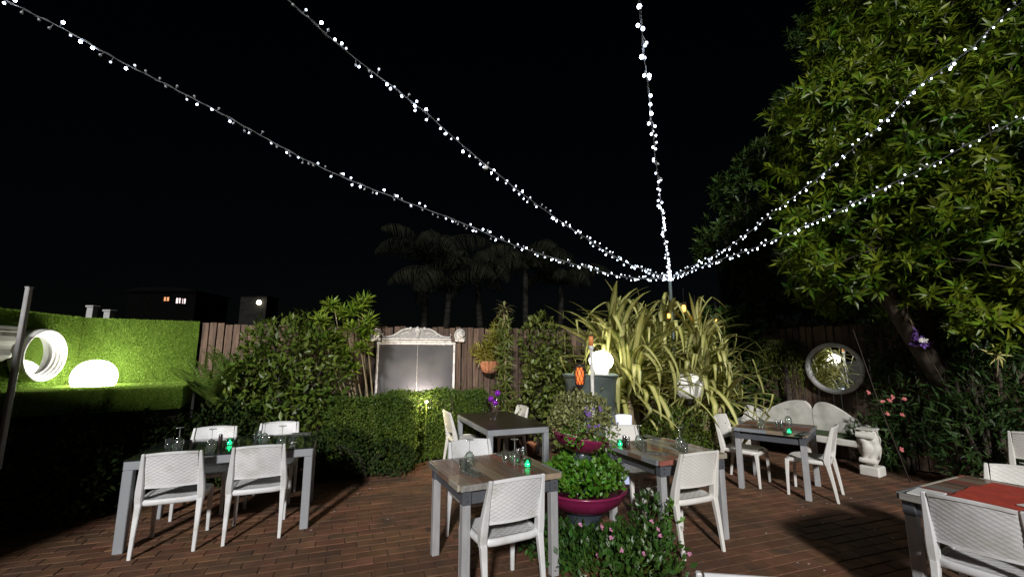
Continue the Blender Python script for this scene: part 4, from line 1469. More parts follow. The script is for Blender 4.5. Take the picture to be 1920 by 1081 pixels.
def chair_proto(matname):
    rt = thing('dining_chair', 'x', 'chair', (0, 0, 0), 0)
    zlo, zhi = .525, CH
    yb = lambda z: -.20 - .085 * ((z - .44) / (CH - .44)) ** 1.15
    bow = lambda u: .022 * (1 - (2 * u - 1) ** 2)
    hwz = lambda z: .188 - .012 * (z - zlo) / (zhi - zlo)
    b = MB()
    for sgn in (-1, 1):
        def f(u, v, sgn=sgn):
            z = zlo + (zhi - .012 - zlo) * v + .01 * (1 - (2 * u - 1) ** 2) * (1 if v > .5 else 0) * (v - .5) * 2
            uu_ = u if sgn < 0 else 1 - u
            return ((2 * uu_ - 1) * hwz(z), yb(z) - bow(uu_) + sgn * .005, z), (0, sgn, 0)
        weave_grid(b, f, 48, 48, 14, 19, .0034)
    b.build('back_panel', matname, rt)
    b = MB()
    secs = []
    for i in range(9):
        u = i / 8
        z = zhi - .012 + .01 * (1 - (2 * u - 1) ** 2)
        x, y = (2 * u - 1) * (hwz(zhi) + .002), yb(zhi) - bow(u)
        secs.append([(x, y - .009, z - .006), (x, y + .009, z - .006), (x, y + .009, z + .009), (x, y + .004, z + .013), (x, y - .004, z + .013), (x, y - .009, z + .009)])
    b.loft(secs)
    b.build('top_rail', matname, rt)
    b = MB()
    secs = []
    for i in range(9):
        u = i / 8
        x, y = (2 * u - 1) * hwz(zlo), yb(zlo) - bow(u)
        secs.append([(x, y - .009, zlo - .008), (x, y + .009, zlo - .008), (x, y + .009, zlo + .008), (x, y - .009, zlo + .008)])
    b.loft(secs)
    b.build('lower_rail', matname, rt)
    for sg in (-1, 1):
        b = MB()
        zs = [.385, .44, .50, .58, .68, .76, CH - .004, CH + .002]
        pts = [(sg * (.213 - .017 * max(0, (z - .45)) / .35), yb(max(z, .44)) + .004, z) for z in zs]
        b.bar(pts, [.024, .026, .027, .023, .017, .013, .011, .008], [.024, .034, .032, .027, .021, .017, .014, .009], ch=.35)
        b.build('back_post', matname, rt)
        b = MB()
        b.bar([(sg * .211, -.262, 0), (sg * .211, -.235, .2), (sg * .21, -.208, .36), (sg * .21, -.20, .40)], [.013, .017, .022, .023], [.013, .017, .023, .026], ch=.3)
        b.build('leg', matname, rt)
        b = MB()
        b.bar([(sg * .208, .205, 0), (sg * .207, .2, .2), (sg * .205, .193, .36), (sg * .2, .187, .40)], [.013, .016, .021, .024], [.013, .016, .021, .024], ch=.3)
        b.build('leg', matname, rt)
    b = MB()
    # seat rim : rounded frame, open in the middle for the woven pad
    n = 28
    ring = []
    for i in range(n):
        a = 2 * math.pi * i / n
        c_, s_ = math.cos(a), math.sin(a)
        x = .228 * math.copysign(abs(c_) ** .38, c_)
        y = -.005 + .222 * math.copysign(abs(s_) ** .38, s_)
        ring.append((x, y))
    def rg(sc, z):
        return [(x * sc, -.005 + (y + .005) * sc, z - .012 * max(0, (y - .12)) / .1) for x, y in ring]
    secs = [rg(.80, .412), rg(.80, .38), rg(.985, .38), rg(1.0, .394), rg(1.0, .412), rg(.97, .424), rg(.86, .423), rg(.84, .414)]
    b.v = [p for r_ in secs for p in r_]
    for q in range(len(secs) - 1):
        for i in range(n):
            j = (i + 1) % n
            b.f.append((q * n + i, q * n + j, (q + 1) * n + j, (q + 1) * n + i)); b.m.append(0); b.sm.append(True)
    b.build('seat_frame', matname, rt)
    b = MB()
    def fs_(u, v):
        x, y = (2 * u - 1) * .19, -.19 + v * .37
        return (x, y, 0.4165 - .006 * (1 - (2 * u - 1) ** 2) * (1 - (2 * v - 1) ** 2)), (0, 0, 1)
    weave_grid(b, fs_, 48, 45, 12, 15, .0034)
    b.add([(-.195, -.195, .406), (.195, -.195, .406), (.195, .185, .406), (-.195, .185, .406)], [(0, 3, 2, 1)])
    b.build('seat', matname, rt)
    return rt


proto_c = chair_proto('white_resin')
proto_w = chair_proto('pale_resin')
chair_list = [
    (-2.94, 3.99, 23, 0, 'front white woven chair at the dark glass table nearest the left garden bed'),
    (-2.37, 4.25, 23, 0, 'front white woven chair at the dark glass table nearest the open paving'),
    (-3.23, 4.74, 203, 0, 'white chair behind the dark glass table, just behind the green tea light'),
    (-2.70, 5.07, 200, 0, 'white chair behind the dark glass table nearest the clipped hedge'),
    (-0.09, 3.24, 27, 0, 'white woven chair at the near side of the reclaimed plank table left of the planter'),
    (-.28, 3.98, 206, 0, 'white chair facing the camera behind the plank table left of the planter'),
    (1.46, 3.99, 22, 1, 'white woven chair at the near side of the plank table right of the planter'),
    (1.34, 4.82, 200, 1, 'white chair behind the plank table right of the planter, half hidden by leaves'),
    (3.02, 5.79, 225, 1, 'white chair between the strappy clump and the table by the stone bench'),
    (3.52, 5.30, 47, 1, 'white chair seen side-on at the open patio end of the table by the stone bench'),
    (-.69, 6.50, -68, 1, 'pale chair seen from the side at the hedge end of the dark wood table'),
    (-.09, 6.90, 112, 1, 'small far chair tucked at the shrub side of the dark wood table'),
    (2.79, 2.67, -60, 0, 'bluish white chair in front of the table with the red runner'),
    (3.47, 3.04, 130, 1, 'white woven chair at the far side of the table with the red runner'),
    (5.66, 4.78, -50, 1, 'pale chair cut off by the picture edge under the big tree'),
    (.93, 1.99, -8, 0, 'chair of which only the top of its back shows at the bottom edge'),
]
used = {0: False, 1: False}
for (x, y, a, kind, lb_) in chair_list:
    src = proto_w if kind else proto_c
    o = src if not used[kind] else copy_tree(src)
    used[kind] = True
    o.location = (x, y, 0)
    o.rotation_euler = (0, 0, R(a))
    o['label'] = lb_
    o['group'] = 'white woven resin dining chairs'

# ================================================================ TABLES
TZ = .72


def frame_table(label, c, ang, sx, sy, topmat, legw=.036):
    rt = thing('dining_table', label, 'table', (c[0], c[1], 0), ang, 'dining tables on the patio')
    hx_, hy_ = sx / 2, sy / 2
    for sg in (-1, 1):
        b = MB(); b.box((0, sg * (hy_ - legw), TZ - .036), (hx_, legw, .036), bev=.005); b.build('frame_rail', 'alu', rt)
        b = MB(); b.box((sg * (hx_ - legw), 0, TZ - .0365), (legw, hy_ - 2 * legw - .001, .0355), bev=.005); b.build('frame_rail', 'alu', rt)
        for s2 in (-1, 1):
            b = MB(); b.box((sg * (hx_ - legw), s2 * (hy_ - legw), (TZ - .0735) / 2), (legw, legw, (TZ - .0735) / 2), bev=.005); b.build('leg', 'alu', rt)
    b = MB(); b.box((0, 0, TZ + .005), (hx_ + .004, hy_ + .004, .0045), bev=.002); b.build('tabletop', topmat, rt)
    return rt


def plank_table(label, c, ang, sx, sy, seed):
    r = random.Random(seed)
    rt = thing('dining_table', label, 'table', (c[0], c[1], 0), ang, 'dining tables on the patio')
    hx_, hy_ = sx / 2, sy / 2
    ms = ['plank_brown', 'plank_brown', 'plank_tan', 'plank_grey', 'plank_brown', 'plank_tan', 'plank_red', 'plank_brown', 'plank_grey']
    n = 9
    wpl = sx / n
    for i in range(n):
        cut = r.uniform(-.5, .5) * hy_
        for (y0, y1) in ((-hy_ + .022, cut - .001), (cut + .001, hy_ - .022)):
            b = MB(); b.box((-hx_ + (i + .5) * wpl, (y0 + y1) / 2, TZ - .018 + r.uniform(-.001, .001)), (wpl / 2 - .0012, (y1 - y0) / 2, .018), bev=.002)
            b.build('plank', r.choice(ms), rt)
    # edge trim made of short coloured offcuts
    for sg in (-1, 1):
        x = -hx_
        while x < hx_ - .01:
            l = min(r.choice((.08, .16, .22, .3)), hx_ - x)
            b = MB(); b.box((x + l / 2, sg * (hy_ - .0105), TZ - .019), (l / 2 - .0008, .010, .0205), bev=.0025); b.build('edge_piece', r.choice(('plank_cream', 'plank_red', 'plank_blue', 'plank_cream', 'plank_tan', 'plank_grey')), rt)
            x += l
        y = -hy_ + .022
        while y < hy_ - .03:
            l = min(r.choice((.1, .2, .28)), hy_ - .022 - y)
            b = MB(); b.box((sg * (hx_ + .0095), y + l / 2, TZ - .019), (.009, l / 2 - .0008, .0205), bev=.0025); b.build('edge_piece', r.choice(('plank_tan', 'plank_grey', 'plank_blue', 'plank_brown', 'plank_cream')), rt)
            y += l
    lw = .03
    ix, iy = hx_ - .05, hy_ - .05
    for sg in (-1, 1):
        b = MB(); b.box((0, sg * iy, TZ - .087), (ix - lw - .001, .014, .045)); b.build('apron', 'dark_apron', rt)
        b = MB(); b.box((sg * ix, 0, TZ - .087), (.014, iy - lw - .001, .045)); b.build('apron', 'dark_apron', rt)
        for s2 in (-1, 1):
            b = MB(); b.box((sg * ix, s2 * iy, (TZ - .134) / 2), (lw, lw, (TZ - .134) / 2), bev=.004)
            lg = b.build('leg', 'grey_leg', rt)
            b = MB(); b.box((sg * ix, s2 * iy, TZ - .087), (lw + .003, lw + .003, .046), bev=.004); b.build('leg_bracket', 'dark_apron', lg)
            b = MB()
            for zz in (TZ - .07, TZ - .105):
                b.box((sg * ix - sg * .0, s2 * (iy + lw + .005), zz), (.005, .002, .005))
            b.build('screw', 'screw', lg)
    return rt


A22 = R(22)
frame_table('long grey metal table with dark glass top laid with glasses in the left corner', (-2.74, 4.42), A22, 1.44, .88, 'dark_glass')
frame_table('grey metal table with dark wood top carrying the purple ornament', (-.18, 6.10), R(21), .80, 1.5, 'dark_wood', .034)
plank_table('reclaimed plank table left of the tiered planter', (-.16, 3.60), R(26), .80, .80, 3)
plank_table('reclaimed plank table right of the tiered planter', (1.44, 4.28), A22, .76, .82, 5)
plank_table('plank table in front of the white stone bench', (3.30, 5.56), R(48), .82, .78, 8)
plank_table('plank table with red runner at the right edge', (3.10, 2.80), R(25), .92, .80, 11)

# red runner, card and folded paper on the right-hand table
def at_table(c, ang, lx, ly):
    return (c[0] + lx * math.cos(ang) - ly * math.sin(ang), c[1] + lx * math.sin(ang) + ly * math.cos(ang))


p = at_table((3.10, 2.80), R(25), -.02, .06)
b = MB()
n = 12
top = [(-.40 + .8 * i / n, .004 * math.sin(i * 1.9)) for i in range(n + 1)]
vs_ = []
for x, z in top:
    vs_ += [(x, -.15 + .008 * math.sin(x * 14), z + .003), (x, .15 + .01 * math.sin(x * 11 + 1), z + .003), (x, .15 + .01 * math.sin(x * 11 + 1), z - .0003), (x, -.15 + .008 * math.sin(x * 14), z - .0003)]
fs_ = [(0, 3, 2, 1), (n * 4, n * 4 + 1, n * 4 + 2, n * 4 + 3)]
for i in range(n):
    for k in range(4):
        fs_.append((i * 4 + k, i * 4 + (k + 1) % 4, (i + 1) * 4 + (k + 1) % 4, (i + 1) * 4 + k))
b.add(vs_, fs_)
tag(b.build('table_runner', 'runner', None, (p[0], p[1], TZ + .006), R(25)), 'red cloth runner lying across the plank table at the right edge', 'table runner')
p = at_table((3.10, 2.80), R(25), -.36, .28)
b = MB(); b.box((0, 0, .004), (.10, .07, .004), bev=.001)
tag(b.build('menu_card', 'paper', None, (p[0], p[1], TZ + .004), R(31)), 'white menu card on the far corner of the table with the red runner', 'card')
p = at_table((3.10, 2.80), R(25), -.12, -.12)
b = MB(); b.box((0, 0, .003), (.08, .04, .003), bev=.001)
tag(b.build('paper_napkin', 'paper', None, (p[0], p[1], TZ + .013), R(10)), 'white folded paper lying on the near edge of the red runner', 'napkin')

# ================================================================ TABLEWARE
def lathe_mesh(name, prof, mat, n=20):
    b = MB(); b.lathe(prof, n)
    o = b.build(name, mat)
    me = o.data
    bpy.data.objects.remove(o)
    return me


wine_bowl = lathe_mesh('bowl', [(.033, .0), (.039, .03), (.042, .055), (.038, .085), (.024, .108), (.006, .118), (.0035, .12), (.0045, .116), (.022, .105), (.0365, .083), (.0405, .055), (.0375, .03), (.0315, .0), (.033, .0)], 'glass')
wine_stem = lathe_mesh('stem', [(.0034, .118), (.003, .16), (.0036, .195), (.012, .2), (.034, .2035), (.0345, .205), (.0001, .2055)], 'glass_foot')
tumbler_m = lathe_mesh('wall', [(.029, 0), (.034, .09), (.0325, .09), (.0275, .008), (.0001, .008), (.0001, 0), (.029, 0)], 'glass')
tea_m = lathe_mesh('wall', [(.031, 0), (.033, .062), (.031, .062), (.029, .006), (.0001, .006)], 'green_glass')
tea_l = lathe_mesh('tea_light', [(.0001, .008), (.02, .008), (.021, .03), (.009, .034), (.006, .05), (.0001, .055)], 'green_light')
cell_b = lathe_mesh('body', [(.0001, 0), (.018, 0), (.018, .085), (.016, .09), (.0001, .09)], 'steel', 16)
cell_d = lathe_mesh('body', [(.0001, 0), (.018, 0), (.018, .085), (.016, .09), (.0001, .09)], 'cage', 16)
cell_c = lathe_mesh('cap', [(.0175, .0905), (.0175, .104), (.012, .112), (.0001, .113)], 'steel', 16)


def put(name, label, cat, grp, xy, parts, z=TZ + .0105):
    rt = thing(name, label, cat, (xy[0], xy[1], z), random.uniform(0, 6), grp)
    for nm, me in parts:
        link(nm, me, rt)
    return rt


GT = {'A': 'the long dark glass table', 'B': 'the plank table left of the planter', 'D': 'the plank table right of the planter', 'E': 'the table by the stone bench'}
WG = [('bowl', wine_bowl), ('stem', wine_stem)]
def px(u, v):
    p = on(u, v, TZ)
    return (p.x, p.y)


for (xy, lb_) in ((px(333, 846), 'upturned wine glass at the left end of the long dark glass table'), (px(394, 850), 'upturned wine glass beside the green tea light on the dark glass table'),
                  (px(494, 836), 'upturned wine glass in front of the hedge-side chair on the dark glass table'), (px(527, 842), 'upturned wine glass nearest the hedge end of the dark glass table'),
                  (px(880, 874), 'upturned wine glass behind a tumbler on the plank table left of the planter'), (px(965, 872), 'upturned wine glass beside the shakers on the plank table left of the planter'),
                  (px(1199, 838), 'upturned wine glass beside the dark shakers on the plank table right of the planter'), (px(1276, 842), 'upturned wine glass above the chair back on the plank table right of the planter'),
                  (px(1428, 803), 'upturned wine glass at the strappy clump end of the bench table'), (px(1479, 797), 'upturned wine glass behind the green light on the bench table')):
    put('wine_glass', lb_, 'wine glass', 'upturned wine glasses laid on the tables', xy, WG, TZ + (.0105 if xy[0] < -1 else .001))
for (xy, lb_) in ((px(316, 842), 'small tumbler at the left end of the long dark glass table'), (px(482, 826), 'tumbler on the dark glass table in front of the far chairs'), (px(548, 838), 'tumbler at the hedge end of the dark glass table'),
                  (px(869, 884), 'ribbed tumbler at the near edge of the plank table left of the planter'), (px(948, 866), 'tumbler between wine glass and napkin on the plank table left of the planter'),
                  (px(1207, 846), 'tumbler beside the wine glass on the plank table right of the planter'), (px(1284, 848), 'tumbler in front of the wine glass on the plank table right of the planter')):
    put('tumbler', lb_, 'tumbler', 'water tumblers laid on the tables', xy, [('wall', tumbler_m)], TZ + (.0105 if xy[0] < -1 else .001))
for (xy, lb_) in ((px(430, 836), 'glowing green tea light glass on the long dark glass table'), (px(989, 875), 'glowing green tea light glass on the plank table left of the planter'),
                  (px(1163, 836), 'glowing green tea light glass on the plank table right of the planter'), (px(1480, 812), 'glowing green tea light glass on the bench table')):
    rt = put('tea_light_glass', lb_, 'candle holder', 'green tea light glasses on the tables', xy, [('wall', tea_m), ('tea_light', tea_l)], TZ + (.0105 if xy[0] < -1 else .001))
for (xy, lb_, me) in ((px(412, 838), 'dark pepper mill beside the green tea light on the dark glass table', cell_d), (px(972, 866), 'dark pepper mill left of the tea light on the plank table left of the planter', cell_d), (px(981, 862), 'steel salt shaker behind the tea light on the plank table left of the planter', cell_b),
                      (px(1171, 838), 'dark pepper mill right of the tea light on the plank table right of the planter', cell_d), (px(1178, 841), 'steel shaker next to the dark pepper mill on the plank table right of the planter', cell_b),
                      (px(1457, 806), 'steel salt shaker left of its pair on the bench table', cell_b), (px(1466, 806), 'steel shaker nearest the green light on the bench table', cell_b)):
    put('shaker', lb_, 'shaker', 'salt and pepper shakers on the tables', xy, [('body', me), ('cap', cell_c)], TZ + (.0105 if xy[0] < -1 else .001))

nb = MB(); nb.box((0, 0, .004), (.045, .1, .004), bev=.002); nb.box((.004, .01, .0105), (.036, .085, .0022), bev=.001)
napkin_me = nb.build('cloth', 'napkin'); nm_ = napkin_me.data; bpy.data.objects.remove(napkin_me)
nb = MB()
nb.prism([(-.009, -.1), (-.006, -.11), (.006, -.11), (.0075, 0), (.006, .015), (.011, .03), (.009, .1), (.002, .115), (-.006, .1), (-.006, .015), (-.0075, 0)], 0, .002, 'z')
kn = nb.build('blade', 'steel'); kn_ = kn.data; bpy.data.objects.remove(kn)
nb = MB()
nb.prism([(-.005, -.1), (.005, -.1), (.003, .02), (.011, .04), (.011, .05), (-.011, .05), (-.011, .04), (-.003, .02)], 0, .002, 'z')
for q in range(4):
    nb.box((-.0093 + q * .0062, .068, .001), (.0014, .0179, .001))
fk = nb.build('tines', 'steel'); fk_ = fk.data; bpy.data.objects.remove(fk)
for (xy, a, lb_) in ((px(884, 887), 40, 'folded dark napkin at the near corner of the plank table left of the planter'), (px(950, 851), 115, 'folded napkin at the far edge of the plank table left of the planter'),
                     (px(1232, 850), 70, 'folded napkin in front of the glasses on the plank table right of the planter'), (px(1222, 820), 20, 'folded napkin at the far edge of the plank table right of the planter'),
                     (px(565, 815), 110, 'folded napkin at the far hedge corner of the dark glass table'), (px(500, 822), 20, 'folded napkin between tumblers on the dark glass table'), (px(1508, 813), 130, 'folded napkin at the right corner of the bench table')):
    zz = TZ + (.0105 if xy[0] < -1 else .001)
    for nm, me, lb2, cat, off, dz in (('napkin', nm_, lb_, 'napkin', 0, 0), ('knife', kn_, lb_.replace('folded dark napkin', 'knife').replace('folded napkin', 'knife'), 'knife', .014, .0128), ('fork', fk_, lb_.replace('folded dark napkin', 'fork').replace('folded napkin', 'fork'), 'fork', -.014, .0128)):
        o = link(nm, me, None, (xy[0] + off * math.cos(R(a)), xy[1] + off * math.sin(R(a)), zz + dz), R(a))
        tag(o, lb2, cat, {'napkin': 'folded napkins on the tables', 'knife': 'knives on the napkins', 'fork': 'forks on the napkins'}[nm])

# purple ball ornament
p = px(928, 786)
vz = thing('ball_ornament', 'three purple balls on a slim wire stand on the dark wood table', 'ornament', (p[0], p[1], TZ + .0105))
b = MB(); b.lathe([(.0001, 0), (.06, 0), (.062, .005), (.02, .012), (.008, .03), (.0001, .03)], 20); b.build('foot', 'glass' if False else 'steel', vz)
for (dx, dy, z, r) in ((.035, 0, .345, .042), (-.055, -.02, .27, .04), (.005, -.04, .22, .039)):
    b = MB(); b.tube([(0, 0, .02), (dx * 1.2 + .03 * (1 if dx >= 0 else -1), dy, z * .45), (dx * .5, dy, z * .7), (dx, dy, z - r)], .0035, 6)
    st = b.build('stem', 'steel', vz)
    b = MB(); b.ball((dx, dy, z), r, 16); b.build('ball', 'purple_glass', vz)

# ================================================================ TIERED PLANTER
PX = Vector((.63, 4.02))
pt = thing('tiered_planter', 'two-tier planter of purple bowls on blue pots overflowing with plants', 'planter', (PX.x, PX.y, 0))
b = MB(); b.lathe([(.0001, 0), (.17, 0), (.175, .02), (.14, .05), (.13, .12), (.15, .2), (.19, .27), (.2, .285), (.0001, .29)], 28); b.build('foot_pot', 'blue_pot', pt)
b = MB(); b.lathe([(.0001, .24), (.13, .245), (.23, .285), (.32, .345), (.368, .41), (.376, .435), (.384, .44), (.382, .452), (.355, .452), (.34, .42), (.0001, .40)], 40); b.build('lower_bowl', 'purple_pot', pt)
b = MB(); b.lathe([(.0001, .40), (.1, .41), (.1, .6), (.085, .7), (.105, .76), (.0001, .765)], 22); b.build('middle_pot', 'blue_pot', pt)
b = MB(); b.lathe([(.0001, .0), (.08, .0), (.17, .04), (.235, .1), (.256, .14), (.263, .15), (.26, .158), (.24, .155), (.225, .13), (.0001, .12)], 36, (-.03, 0, .735), mat=Matrix.Rotation(R(10), 4, 'Y')); b.build('upper_bowl', 'purple_pot', pt)
foliage('lower_foliage', [(0, 0, .54, .36, .36, .14), (-.1, -.05, .6, .26, .26, .13), (.14, -.05, .56, .24, .24, .13), (0, .05, .63, .25, .25, .1), (-.22, .0, .5, .18, .2, .1)], 2300, .05, .036, 'mint_leaf', pt, .55, .7, .6, .1, zmin=.43)
foliage('upper_foliage', [(0, 0.03, 1.05, .27, .25, .2), (-.08, 0, 1.13, .18, .17, .15), (.1, .02, 1.08, .18, .17, .16), (-.18, 0, 1.0, .13, .13, .12), (.2, -.03, .93, .13, .12, .12)], 3100, .034, .018, 'variegated_leaf', pt, .5, .9, .5, .05, zmin=.82)
Cs = [(random.uniform(-.02, .14), -.24 - random.uniform(0, .04), random.uniform(1.0, 1.16)) for _ in range(14)]
V_, T_ = flower_arrays(Cs, [(0, -1, .4)] * 14, .016)
stuff(np_mesh('violet_flowers', V_, T_, 'violet_petal', pt))
foliage('foliage', [(-.1, -.25, .93, .12, .06, .1), (.16, -.22, .86, .1, .06, .12)], 160, .04, .02, 'mint_leaf', pt, .3, .9, -.1, .1, zmin=.7)
# periwinkle bed round its foot
pb = thing('periwinkle_bed', 'leafy periwinkle bed with pink flowers around the planter foot', 'flower bed', (PX.x + .06, PX.y - .42, 0))
lo = [(0, 0, .08, .42, .3, .15), (.32, .0, .12, .3, .3, .2), (-.3, .08, .1, .28, .28, .18), (.3, -.22, .08, .28, .22, .13), (-.1, -.2, .1, .3, .22, .16), (.46, .2, .2, .16, .18, .3), (.0, .05, .1, .3, .2, .16)]
foliage('foliage', lo, 2700, .058, .032, 'periwinkle_leaf', pb, .4, .8, .7, .12)
b = MB()
for i in range(60):
    l = lo[i % len(lo)]
    e = Vector((l[0] + random.uniform(-.8, .8) * l[3], l[1] + random.uniform(-.8, .8) * l[4], l[2] + random.uniform(.1, .9) * l[5]))
    b.tube([(e.x * .6, e.y * .6, -.02), (e.x * .85, e.y * .85, e.z * .6), e], [.005, .004, .002], 5)
b.build('stem', 'hedge_leaf', pb)
Cs = []
for (u_, v_) in ((1110, 981), (1126, 985), (1127, 1000), (1201, 969), (1102, 1031), (1145, 1023), (1213, 985), (1070, 975), (1270, 1030), (1187, 1030), (1216, 996)):
    q = at(u_, v_, PX.y - .62) - Vector((PX.x, PX.y - .35, 0))
    Cs.append(q)
for q in Cs:
    V_, T_ = flower_arrays([q], [(random.uniform(-.4, .4), -1, .7)], .019)
    np_mesh('flower', V_, T_, 'pink_petal', pb)
foliage('foliage', [(.62, .1, .3, .07, .06, .12)], 40, .06, .026, 'mint_leaf', pb, .2, .9, .6, .1)
# small plant left of it, below the plank table chair
shrub('low_foliage_plant', 'low dark leafy plant under the near plank table, left of the periwinkle', 'plant', [(.28, 3.75, .12, .22, .18, .16), (.12, 3.95, .1, .18, .16, .14)], 420, .06, .028, 'periwinkle_leaf', (.2, 3.8), 3)

# ================================================================ LAMPS
up_ = at(1108, 700, 5.7)
ur = thing('tall_urn', 'tall dark grey-green urn carrying the white globe lamp behind the planter', 'urn', (up_.x, 5.75, 0))
uz = at(1108, 702, 5.75).z
b = MB(); b.lathe([(.0001, 0), (.2, 0), (.235, .1), (.29, uz * .55), (.335, uz - .1), (.35, uz - .03), (.352, uz), (.325, uz), (.31, uz - .06), (.0001, uz - .08)], 32, sy=.8)
b.build('body', 'urn', ur)
b = MB(); b.tube([(.358 * math.cos(a), .8 * .358 * math.sin(a), uz - .008 + .01 * math.sin(a * 3)) for a in np.linspace(0, 6.283, 33)], .013, 6); b.build('rim', 'urn', ur)
gp_ = at(1127, 676, 5.72)
gl = thing('globe_lamp', 'brilliant white globe lamp sitting on the tall urn', 'lamp', (gp_.x, 5.72, uz - .075))
gz = gp_.z - (uz - .075)
b = MB(); b.lathe([(.0001, 0), (.075, 0), (.08, .02), (.10, gz - .095), (.0001, gz - .09)], 18); b.build('base', 'white_paint', gl)
gr_ = .155
b = MB(); b.lathe([(.0001, gz - .089), (.12, gz - .088)] + [(gr_ * math.sin(a), gz - gr_ * .85 * math.cos(a)) for a in np.linspace(.95, math.pi - .0005, 14)], 28); b.build('globe', 'lamp_globe', gl)

tp_ = at(1106, 637, 5.5)
tc = thing('garden_torch', 'white garden torch with amber top beside the globe lamp', 'torch', (tp_.x, 5.42, 0), 0, 'garden torches near the urn')
b = MB(); b.tube([(0, 0, -.02), (0, 0, tp_.z - .09)], .022, 10); b.build('post', 'white_paint', tc)
b = MB(); b.lathe([(.03, tp_.z - .12), (.034, tp_.z - .08), (.03, tp_.z - .075), (.0001, tp_.z - .075)], 14); b.build('collar', 'white_paint', tc)
b = MB(); b.lathe([(.0001, tp_.z - .074), (.026, tp_.z - .074), (.031, tp_.z), (.027, tp_.z + .045), (.0001, tp_.z + .046)], 14); b.build('amber_lens', 'amber_dim', tc)
b = MB(); b.lathe([(.03, tp_.z + .047), (.024, tp_.z + .062), (.0001, tp_.z + .066)], 14); b.build('cap', 'cage', tc)

tp_ = at(1087, 703, 4.9)
z0 = tp_.z
tc = thing('garden_torch', 'dark caged flame lantern glowing orange on a stake before the urn', 'torch', (tp_.x, 4.9, 0), 0, 'garden torches near the urn')
b = MB(); b.tube([(0, 0, -.02), (0, 0, z0 - .19)], .011, 8); b.build('stake', 'cage', tc)
b = MB(); b.lathe([(.011, z0 - .2), (.02, z0 - .15), (.045, z0 - .112), (.05, z0 - .10), (.0001, z0 - .10)], 18); b.build('cup', 'cage', tc)
b = MB(); b.lathe([(.0001, z0 - .098), (.035, z0 - .098), (.046, z0 - .03), (.042, z0 + .05), (.028, z0 + .085), (.0001, z0 + .088)], 18); b.build('flame_tube', 'flame', tc)
b = MB()
for i in range(9):
    for tw in (-1, 1):
        pts = []
        for k in range(8):
            t = k / 7
            a = i * 2 * math.pi / 9 + tw * t * 1.1
            rr = .05 + .012 * math.sin(t * 2.6)
            pts.append((rr * math.cos(a), rr * math.sin(a), z0 - .1 + .2 * t))
        b.tube(pts, .0035, 4)
b.build('cage', 'cage', tc)
b = MB(); b.lathe([(.058, z0 + .098), (.06, z0 + .106), (.05, z0 + .125), (.0001, z0 + .128)], 18); b.build('solar_cap', 'cage', tc)

# egg lamp right of the clump
ep = at(1292, 722, 6.8)
eg = thing('egg_lamp', 'softly lit white egg-shaped lamp half hidden by strappy leaves', 'lamp', (ep.x, 6.8, 0))
b = MB(); b.tube([(0, 0, -.02), (0, 0, ep.z - .19)], .03, 10); b.build('stand', 'cage', eg)
b = MB(); b.lathe([(.0001, ep.z - .195), (.13, ep.z - .19), (.2, ep.z - .11), (.215, ep.z - .02), (.19, ep.z + .08), (.12, ep.z + .16), (.0001, ep.z + .19)], 28); b.build('shade', 'lamp_soft', eg)
b = MB(); b.lathe([(.0001, 0), (.035, 0), (.04, .02), (.034, .05), (.0001, .06)], 14, (.14, -.17, ep.z + .05)); b.build('sensor_cap', 'pole_grey', eg)
# bluish glowing pot
bp_ = at(1170, 801, 5.75)
bp = thing('glowing_pot', 'small bluish glowing white pot behind the plank table chair', 'lamp', (bp_.x, 5.75, 0))
hz = at(1170, 778, 5.75).z
b = MB(); b.lathe([(.0001, 0.0), (.075, 0), (.1, hz * .9), (.103, hz), (.09, hz), (.085, hz - .04), (.0001, hz - .05)], 24); b.build('pot', 'lamp_blue', bp)
b = MB(); b.lathe([(.0001, hz - .049), (.084, hz - .045)], 16); b.build('soil', 'soil', bp)

# amber lanterns in the leaves at the back
for i, (u_, v_, lb_) in enumerate(((1254, 592, 'amber hanging lantern lowest on the left among the back strappy leaves'), (1282, 578, 'amber hanging lantern set highest among the back strappy leaves'),
                                   (1303, 590, 'amber hanging lantern just right of the highest one among the leaves'), (1342, 600, 'amber hanging lantern farthest right against the dark shrub'))):
    p = at(u_, v_, 7.0 + .25 * i)
    rt = thing('amber_lantern', lb_, 'lantern', p, 0, 'amber lanterns among the strappy leaves')
    s_ = (.8, 1.15, .9, .65)[i]
    b = MB(); b.lathe([(.0001, -.05), (.022, -.045), (.032, 0), (.022, .05), (.0001, .055)], 14, mat=Matrix.Diagonal((s_, s_, s_, 1))); b.build('bulb', 'amber', rt)
    b = MB(); b.lathe([(.046 * s_, .05 * s_), (.02 * s_, .085 * s_), (.0001, .09 * s_)], 12)
    b.tube([(0, 0, .085 * s_), (.01, 0, .35)], .003, 5); b.build('hood', 'cage', rt)
    for k in range(6):
        pass

